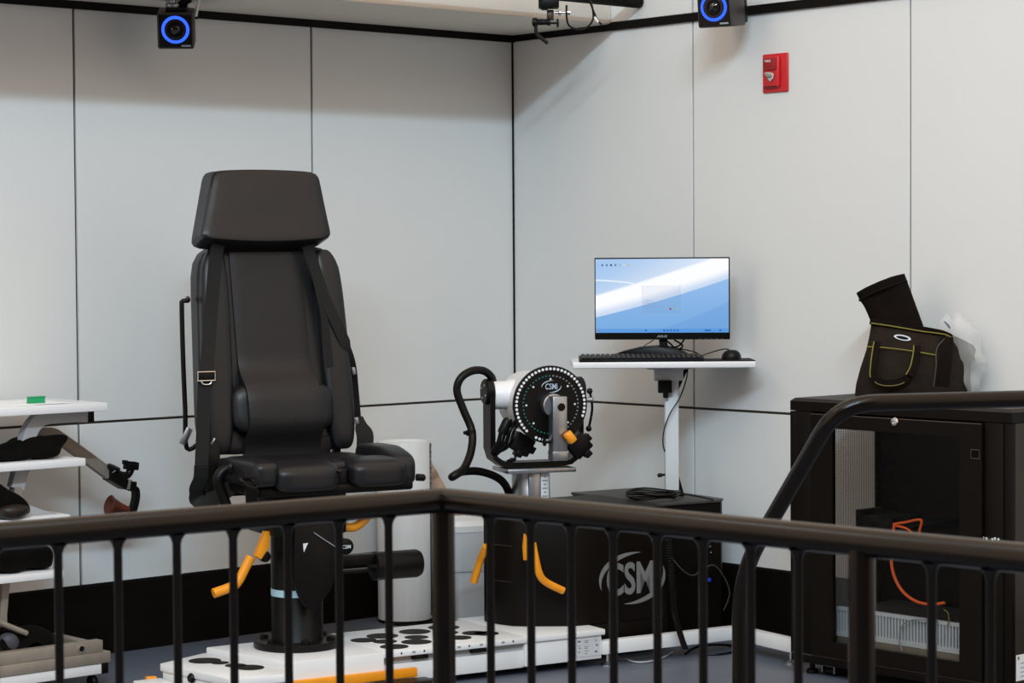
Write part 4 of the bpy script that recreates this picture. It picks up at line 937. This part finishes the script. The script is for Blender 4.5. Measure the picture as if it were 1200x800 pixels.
# tray of aluminium beams at the foot of the cart
t = mk('attachment_tray', 'brownish aluminium tray on the bottom rail of the cart', 'tray', K)
part('lower_beam', ALU, t, b2, -1.0, -.077, -.125, -.07, .103, .146, .002)
ub = part('upper_beam', ALU, t, b2, -1.0, -.108, -.12, -.075, .1465, .192, .002)
part('side_beam', ALU, t, b2, -.15, -.108, -.0745, .22, .1465, .18, .002)
part('rear_beam', ALU, t, b2, -1.0, -.1505, .18, .22, .1465, .18, .002)
part('deck', mat('tray_dark', (40, 34, 30), .6), t, b2, -1.0, -.1505, -.0745, .1795, .1465, .152)
hc = kl(95.5, 760, -.121)
part('hole_ring', CHROME, ub, lathe, hc, (0, -1, 0), [(.011, 0), (.016, 0), (.016, .003), (.011, .003), (.011, 0)], 22)
part('hole', BLACK, ub, lathe, hc, (0, -1, 0), [(.011, 0), (.011, .0012), (0, .0012)], 18)
part('lettering', mat('etch_grey', (150, 144, 136), .6), ub, text_mesh, '|||| ||||||', .008, .11, lambda u, v, d: (kl(42, 771, -.121).x + u, -.1203 - d, kl(42, 771, -.121).z + v), 0, .0005)
def lump(name, lbl, cat_, px, py, d, s, m_, p=2.6, z0=None, seed=0, tilt=0):
    c = kl(px, py, d); zz = z0
    def fn(q):
        a = q.x * 40 + seed; r_ = 1 + .10 * sin(a + q.z * 30) + .07 * sin(q.z * 55 + q.y * 37 + seed)
        x, y, z = q.x * r_, q.y * r_, q.z * r_
        z2 = z + tilt * x
        return V((x, y, max(-s[2] / 2, z2)))
    bm = bmesh.new(); pillow(bm, (0, 0, 0), s, p, 12, fn); o = obj(name, bm, m_, smooth=60)
    w_ = K.o + K.x * c.x + K.y * d; o.location = (w_.x, w_.y, zz + s[2] / 2); o.rotation_euler = (0, 0, K.th); tag(o, lbl, cat_); return o
lump('padded_cuff', 'black padded cuff on the second cart shelf', 'pad', 36, 527, .14, (.27, .20, .085), CLOTH, 3.2, .889, 1, .08)
lump('padded_cuff', 'long black pad at the left edge of the second shelf', 'pad', -22, 540, .14, (.30, .18, .05), CLOTH, 2.4, .889, 5)
lump('strap_bundle', 'black strap bundle on the third cart shelf', 'strap', -6, 580, .12, (.24, .2, .14), CLOTH, 2.3, .673, 2, -.5)
lump('leather_glove', 'dark brown leather roll on the third cart shelf', 'roll', 14, 604, .05, (.13, .12, .06), mat('brown_leather', (26, 16, 11), .5, noise=(20, .3)), 2.4, .673, 3)
lump('equipment_case', 'black soft case on the fourth cart shelf', 'case', 10, 658, .12, (.30, .22, .105), CLOTH, 5, .464, 4)
lump('foot_strap', 'black foot strap heap on the aluminium tray', 'strap', 38, 754, .02, (.26, .13, .10), CLOTH, 2.2, .1525, 6, -.25)
lump('grey_pad', 'grey-blue rounded pad beside the foot straps', 'pad', 9, 742, -.03, (.08, .07, .095), mat('slate_pad', (58, 60, 68), .6), 2.2, .1525, 7)
o = part('angled_bar', ALU, None, cyl, kl(-6, 727, -.055), kl(31, 742, -.045), .011, None, 12); o.location = K.o; o.rotation_euler = (0, 0, K.th); tag(o, 'short metal bar lying across the foot straps', 'bar')
bm = bmesh.new(); ribbon(bm, cat([kl(0, 752, -.06), kl(14, 762, -.062), kl(26, 757, -.06), kl(40, 748, -.05), kl(50, 752, -.05), kl(54, 760, -.055)], 5), V((0, .3, 1)), .03, .006); o = obj('tray_strap', bm, CLOTH); o.location = K.o; o.rotation_euler = (0, 0, K.th); tag(o, 'flat black strap draped over the tray edge', 'strap')
# green block and papers on top
c = kl(42, 469, .18); c = K.z(42, 471.5, 1.106)
gz = thing('green_clip', 'bright green plastic clip on the cart top', 'clip', K.o + K.x * c.x + K.y * c.y + V((0, 0, 1.104)), AL)
part('jaw', GREEN, gz, prism, [(-.035, 0), (.035, 0), (.032, .012), (.036, .022), (-.032, .024), (-.03, .012)], lambda u, v, d: (u, d, v), -.012, .012, .002)
part('ridge', GREEN, gz, b2, -.033, .036, -.0145, .0145, .022, .026, .001)
for i, (px, rz_, lb) in enumerate(((10, .2, 'white paper sheet at the left edge of the cart top'), (52, -.1, 'white paper sheet under the green clip'))):
    c = K.z(px, 473.5, 1.1); o = part('paper_sheet', PAPER, None, b2, -.105, .105, -.15, .15, 0, .0015); o.location = K.o + K.x * c.x + K.y * (.22) + V((0, 0, 1.1005 + i * .0016)); o.rotation_euler = (0, 0, AL + rz_); tag(o, lb, 'paper')
# aluminium limb attachment leaning out of the cart
t = mk('limb_attachment', 'aluminium arm attachment with black clamp and rust cup', 'arm attachment', K)
d_ = .32
part('arm', ALU, t, tube, cat([kl(22, 560, d_), kl(40, 514, d_), kl(48, 508, d_), kl(60, 508, d_), kl(72, 515, d_), kl(100, 535, d_), kl(127, 555, d_)], 4), .02, 4, False, (.036, .046))
part('clamp_block', BLACKM, t, prism, [(kl(px, py, d_).x, kl(px, py, d_).z) for px, py in ((125, 551), (131, 548), (146, 562), (143, 573), (125, 562))], lambda u, v, d: (u, d, v), d_ - .035, d_ + .035, .003)
ck = kl(132, 549, d_ - .02)
part('clamp_knob', BLACKM, t, lathe, ck + V((0, -.0, -.004)), (.35, -.25, .9), [(.0, 0), (.027, 0), (.029, .005), (.029, .014), (.024, .018), (0, .019)], 22)
part('knob_glint', CHROME, t, cyl, kl(132, 553.5, d_ - .045), kl(137, 549.5, d_ - .045), .0035, None, 8)
part('link', BLACKM, t, tube, cat([kl(138, 555, d_), kl(144, 557, d_), kl(150, 556, d_), kl(154, 548, d_)], 4), .016, 12)
part('grip', BLACK, t, lambda bm: (box(bm, kl(153.5, 546.5, d_), (.055, .04, .026), .004, ry=.12), box(bm, kl(152.5, 542, d_), (.048, .03, .012), .002, ry=.12), box(bm, kl(146.5, 541.5, d_), (.010, .034, .018), .002), box(bm, kl(159.5, 544, d_), (.010, .034, .018), .002)))
part('socket', ALU, t, box, kl(148, 567, d_), (.03, .045, .042), .003, ry=.15)
part('socket_end', BLACK, t, box, kl(153.5, 569, d_ - .005), (.028, .047, .038), .004, ry=.15)
part('plate', BLACKM, t, ribbon, cat([kl(152, 572, d_), kl(158, 573, d_), kl(159, 582, d_), kl(157, 592, d_), kl(154, 602, d_)], 4), V((0, 1, 0)), .034, .022)
a_, b_ = kl(151, 597, d_), kl(124, 591, d_ + .012)
part('cup', RUST, t, lathe, a_, b_ - a_, [(.0, -.004), (.012, 0), (.016, .02), (.024, .05), (.036, .078), (.044, .09), (.040, .094), (.028, .085), (0, .06)], 26)

# ------------------------------------------------------------------ stair handrail (middle distance)
HZ = 1.255; RR = .0235
h2 = at_z(1004, 480, HZ); h3 = at_z(1200, 467, HZ); dirh = (h3 - h2).normalized(); hend = h2 + dirh * 2.2
pb0 = at_y(867, 760, 6.55); pfoot = V((pb0.x - .004, 6.55, 0)); ptop = V((pb0.x, 6.55, at_y(866, 706, 6.55).z))
t = thing('stair_handrail', 'dark bent steel handrail rising beside the server cabinet', 'handrail', pfoot)
mid_a = at_y(873, 668, 6.53); mid_b = at_y(893, 628, 6.45); mid_c = at_y(965, 503, 6.18); 
def fillet(pts, rad, n=9):
    out = [pts[0]]
    for i in range(1, len(pts) - 1):
        p = pts[i]; u_ = (pts[i - 1] - p).normalized(); v_ = (pts[i + 1] - p).normalized(); a_, b_ = p + u_ * rad[i - 1], p + v_ * rad[i - 1]
        out += [a_ * (1 - k / n) ** 2 + p * 2 * (k / n) * (1 - k / n) + b_ * (k / n) ** 2 for k in range(n + 1)]
    return out + [pts[-1]]
va, vb = at_y(866, 680, 6.55), None
sl = at_y(893, 628, 6.45); su = at_y(966, 502, 6.20); sd_ = (su - sl).normalized()
kneeB = sl - sd_ * ((sl.x - ptop.x) / sd_.x); ptop2 = V((kneeB.x, kneeB.y, 0)); pfoot.x, pfoot.y = kneeB.x, kneeB.y; t.location = pfoot
kneeT = sl + sd_ * ((HZ - sl.z) / sd_.z)
h3 = at_z(1200, 467, HZ); dirh = (h3 - kneeT).normalized(); hend = kneeT + dirh * 2.2
path = fillet([pfoot, kneeB, kneeT, hend], [.14, .11])
part('rail', RAILM, t, tube, [p - pfoot for p in path], RR, 20)
part('post', RAILM, t, cyl, V((hend.x, hend.y, 0)) - pfoot, hend - pfoot, RR, None, 20)
part('foot_flange', RAILM, t, lathe, (0, 0, 0), (0, 0, 1), [(.06, 0), (.06, .008), (.03, .012)], 22)

# ------------------------------------------------------------------ guard railing (foreground)
GZ = 1.16; GR = .0255
gc = at_z(519, 586, GZ); gl = at_z(0, 628, GZ); gr_ = at_z(1200, 654, GZ)
dl_ = (gl - gc).normalized(); dr_ = (gr_ - gc).normalized()
t = thing('guard_railing', 'dark brown steel guard railing crossing the foreground', 'railing', (gc.x, gc.y, 0))
o0 = V((gc.x, gc.y, 0)); rel = lambda p: p - o0
endL = gc + dl_ * 2.3; endR = gc + dr_ * 2.4
part('top_rail', RAILM, t, tube, [rel(endL), rel(gc + dl_ * .02), rel(gc + dl_ * .004 + dr_ * .004), rel(gc + dr_ * .02), rel(endR)], GR, 24)
ZB = .14
part('bottom_rail', RAILM, t, tube, [rel(V((endL.x, endL.y, ZB))), rel(V((gc.x, gc.y, ZB)))], .016, 14)
part('bottom_rail', RAILM, t, tube, [rel(V((gc.x, gc.y, ZB))), rel(V((endR.x, endR.y, ZB)))], .016, 14)
def on(px, py, d):
    q_ = ray(px, py); n_ = V((-d.y, d.x, 0)); p_ = EYE + q_ * ((gc - EYE).dot(n_) / q_.dot(n_)); return V((p_.x, p_.y, 0))
def post(p, r, z0, name):
    part(name, RAILM, t, cyl, rel(V((p.x, p.y, z0))), rel(V((p.x, p.y, GZ - .012))), r, None, 18)
post(V((gc.x, gc.y, 0)), .0235, 0, 'post')
def picket(p, r=.0083):
    part('picket', RAILM, t, lathe, rel(V((p.x, p.y, ZB))), (0, 0, 1), [(r, 0), (r, GZ - ZB - GR - .016), (r * 1.35, GZ - ZB - GR - .006), (r * 2.1, GZ - ZB - GR + .002)], 14)
for px in (69, 139, 208, 274, 338, 398, 456): picket(on(px, 720, dl_))
for k_ in range(1, 7): picket(on(69, 720, dl_) + dl_ * (.125 * k_))
for px in (575, 622.5, 670, 719, 770.5, 824, 880, 935.5): picket(on(px, 720, dr_))
post(on(1010, 720, dr_), .0235, 0, 'post')
for px in (1092, 1161): picket(on(px, 720, dr_))
for k_ in range(1, 8): picket(on(1161, 720, dr_) + dr_ * (.112 * k_))
post(endL, .0235, 0, 'post'); post(endR, .0235, 0, 'post')
